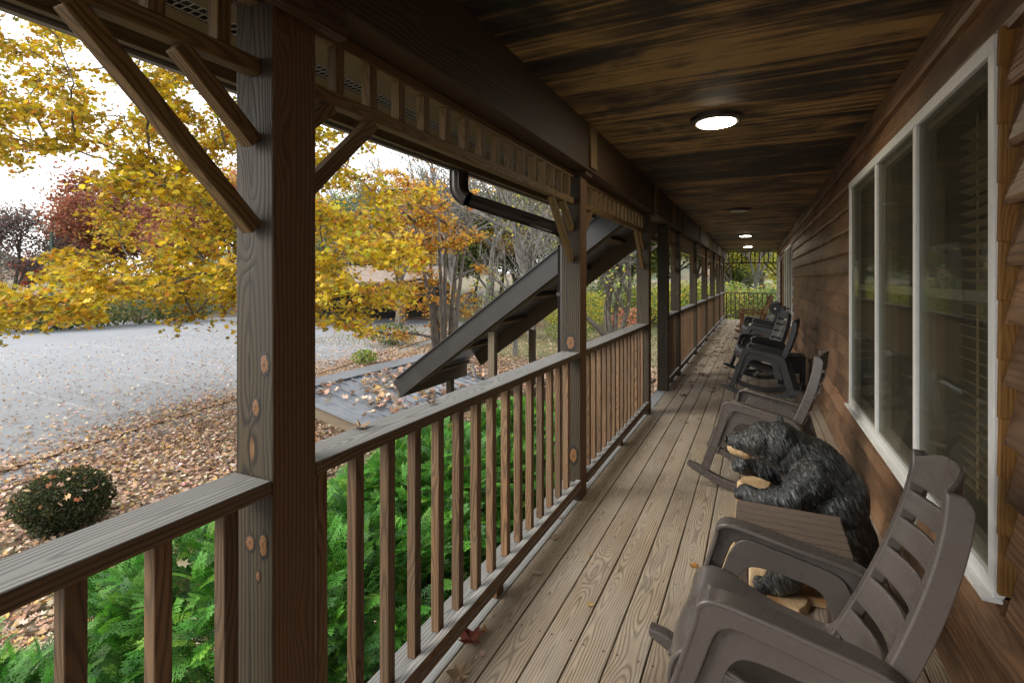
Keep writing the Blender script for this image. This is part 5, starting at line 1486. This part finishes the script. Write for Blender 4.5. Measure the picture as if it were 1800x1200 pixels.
def thuja(x, y, rx, ry, top, label, nsp, size=.128):
    e = empty('evergreen_shrub', (x, y, GZ), label, 'shrub', 'feathery evergreen shrubs under the railing')
    H = top - GZ
    mb = MB((x, y, GZ)); mb.tube([(x, y, GZ - .05), (x, y, GZ + H * .5), (x + .05, y, GZ + H * .85)], [.06, .04, .015], 8)
    for k in range(14):
        a = random.uniform(0, 6.28); mb.tube([(x, y, GZ + .2 + .05 * k), (x + rx * .5 * math.cos(a), y + ry * .5 * math.sin(a), GZ + H * .55), (x + rx * .8 * math.cos(a), y + ry * .8 * math.sin(a), GZ + H * .7)], [.02, .013, .005], 4)
    mb.build('stems', M['bark'], e)
    u = rng.normal(size=(nsp, 3)); u[:, 2] = np.abs(u[:, 2]) * 1.0 - .25; u /= np.linalg.norm(u, axis=1)[:, None]
    r = 1 - .32 * rng.random(nsp) ** 1.8
    sgn = np.sign(u); sq = sgn * np.abs(u) ** .72           # boxier mound
    lump = np.array([1 + .16 * mnoise.noise(Vector((q * 3.1).tolist()) + Vector((x, y, 0))) + .08 * mnoise.noise(Vector((q * 8).tolist())) for q in u])
    C = sq * (r * lump)[:, None] * np.array([rx, ry, H * .52]) + np.array([0, 0, H * .50]); C[:, 2] = np.maximum(C[:, 2], .05)
    # frond axis: outward + droop at the tip, plane roughly facing up/out
    ax = u + rng.normal(size=(nsp, 3)) * .42; ax[:, 2] = ax[:, 2] * .7 + .25; ax /= np.linalg.norm(ax, axis=1)[:, None]
    nm = u * .6 + np.array([0, 0, .7]) + rng.normal(size=(nsp, 3)) * .38; nm -= (nm * ax).sum(1)[:, None] * ax; nm /= np.linalg.norm(nm, axis=1)[:, None]
    sd_ = np.cross(ax, nm); s_ = size * (.7 + .6 * rng.random(nsp))
    nq = len(TPL); V = np.empty((nsp, nq, 4, 3), np.float32)
    for a in range(nq):
        for b in range(4):
            px_, py_ = TPL[a, b]
            V[:, a, b] = C + (sd_ * px_ + ax * py_ - nm * (.35 * py_ * py_ + .25 * px_ * px_)) * s_[:, None]
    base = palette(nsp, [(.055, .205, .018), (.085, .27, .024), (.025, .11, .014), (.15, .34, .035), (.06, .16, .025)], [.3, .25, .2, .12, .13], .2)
    inset = (1 - r)[:, None] * 2.0       # sprays set further in are darker and duller
    base = base * (1 - .6 * inset) + np.array([.035, .035, .014]) * .6 * inset
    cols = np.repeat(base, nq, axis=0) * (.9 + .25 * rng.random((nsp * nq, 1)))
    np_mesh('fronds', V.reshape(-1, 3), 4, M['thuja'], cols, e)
    n = 55; k = rng.choice(nsp, n); C2 = C[k] * np.array([1.0, 1.0, 1.03]) + u[k] * .04
    leaves('caught_leaves', C2, .085, palette(n, [(.45, .28, .14), (.55, .38, .25), (.5, .22, .06)]), M['litter'], LEAF8, e, flat=.8)
TH = [(-2.35, .55, .95, .80, 0.05, 'nearest, seen through the left foreground balusters'), (-2.25, 1.95, .92, .85, 0.16, 'second, just past the nearest post'), (-2.15, 3.3, .80, .80, 0.24, 'third, behind the middle of the tall railing'), (-2.05, 4.65, .72, .70, 0.18, 'fourth, beside the second post and downspout')]
for (x, y, rx, ry, top, lab) in TH: thuja(x, y, rx, ry, top, 'bright green feathery evergreen shrub ' + lab, 9000)

# ================================================================== fallen leaves in masses
LIT = [(.36, .23, .14), (.45, .32, .22), (.25, .14, .085), (.54, .43, .34), (.30, .19, .13), (.42, .26, .08), (.17, .09, .055)]
LW = [.22, .2, .14, .16, .13, .08, .07]
def scatter(name, n, fn, size, label, lift=.012):
    P = []
    while len(P) < n:
        x, y, keep = fn()
        if random.random() < keep: P.append((x, y, GZ + lift + random.random() * .035))
    o = leaves(name, np.array(P), size, palette(n, LIT, LW), M['litter'], LEAF8, None, flat=1.8, cup=.5); tag(o, label, 'leaves', None, 'stuff'); return o
def edge_x(y): return -11.3 - max(0, y) * .235
def f1():
    y = random.uniform(-1, 19) if random.random() < .8 else random.uniform(19, 30); x = random.uniform(edge_x(y) - 2.2, -1.5); q_ = (x - edge_x(y) + 1.4 * mnoise.noise(Vector((x * .5, y * .5, 7)))) / 2.4 + .45; return x, y, min(1, max(.03, q_)) ** 1.5 * (1 if y < 20 else .5)
scatter('fallen_leaves_on_ground', 100000, f1, .068, 'thick carpet of fallen brown leaves between hedge and lot')
def f2():
    y = random.uniform(-3, 30); d_ = random.random() ** 5.0 * 18 - .3; x = edge_x(y) - d_ + .4; return x, y, 1
scatter('fallen_leaves_on_asphalt', 27000, f2, .066, 'brown leaves thinning out across the asphalt', .014)
# leaves on the landing roof
P = []
while len(P) < 640:
    t = random.random(); y = random.uniform(LY0 + .1, LY1 - .1)
    dn = .25 + .75 * (mnoise.noise(Vector((t * 2.6, y * 1.6, 3))) > -.05)
    if t > .8 or y < 5.2: dn *= .25
    if random.random() < dn: P.append((RX + .12 + (EX - RX - .12) * t, y, RZ + (EZ - RZ) * (t * .93 + .07) + .035 + random.random() * .03))
o = leaves('fallen_leaves_on_roof', np.array(P), .085, palette(len(P), LIT, LW), M['litter'], LEAF8, None, flat=1.2, cup=.5); tag(o, 'brown leaves heaped between the ribs of the landing roof', 'leaves', None, 'stuff')
# grass tufts beyond the litter on the right
n = 16000; X = rng.uniform(-22, 6, n); Y = rng.uniform(19, 40, n); hh = .16
a = rng.uniform(0, 6.28, n); dx, dy = np.cos(a) * .012, np.sin(a) * .012; lx, ly = rng.normal(size=n) * .05, rng.normal(size=n) * .05
Z = np.array([ground_h(x, y) for x, y in zip(X, Y)])
V = np.empty((n, 3, 3)); V[:, 0] = np.c_[X - dx, Y - dy, Z]; V[:, 1] = np.c_[X + dx, Y + dy, Z]; V[:, 2] = np.c_[X + lx, Y + ly, Z + hh * rng.uniform(.5, 1.4, n)]
o = np_mesh('grass', V.reshape(-1, 3), 3, M['leaf'], palette(n, [(.12, .16, .04), (.2, .2, .07), (.26, .22, .10)])); tag(o, 'thin grass beyond the stair', 'grass', None, 'stuff')
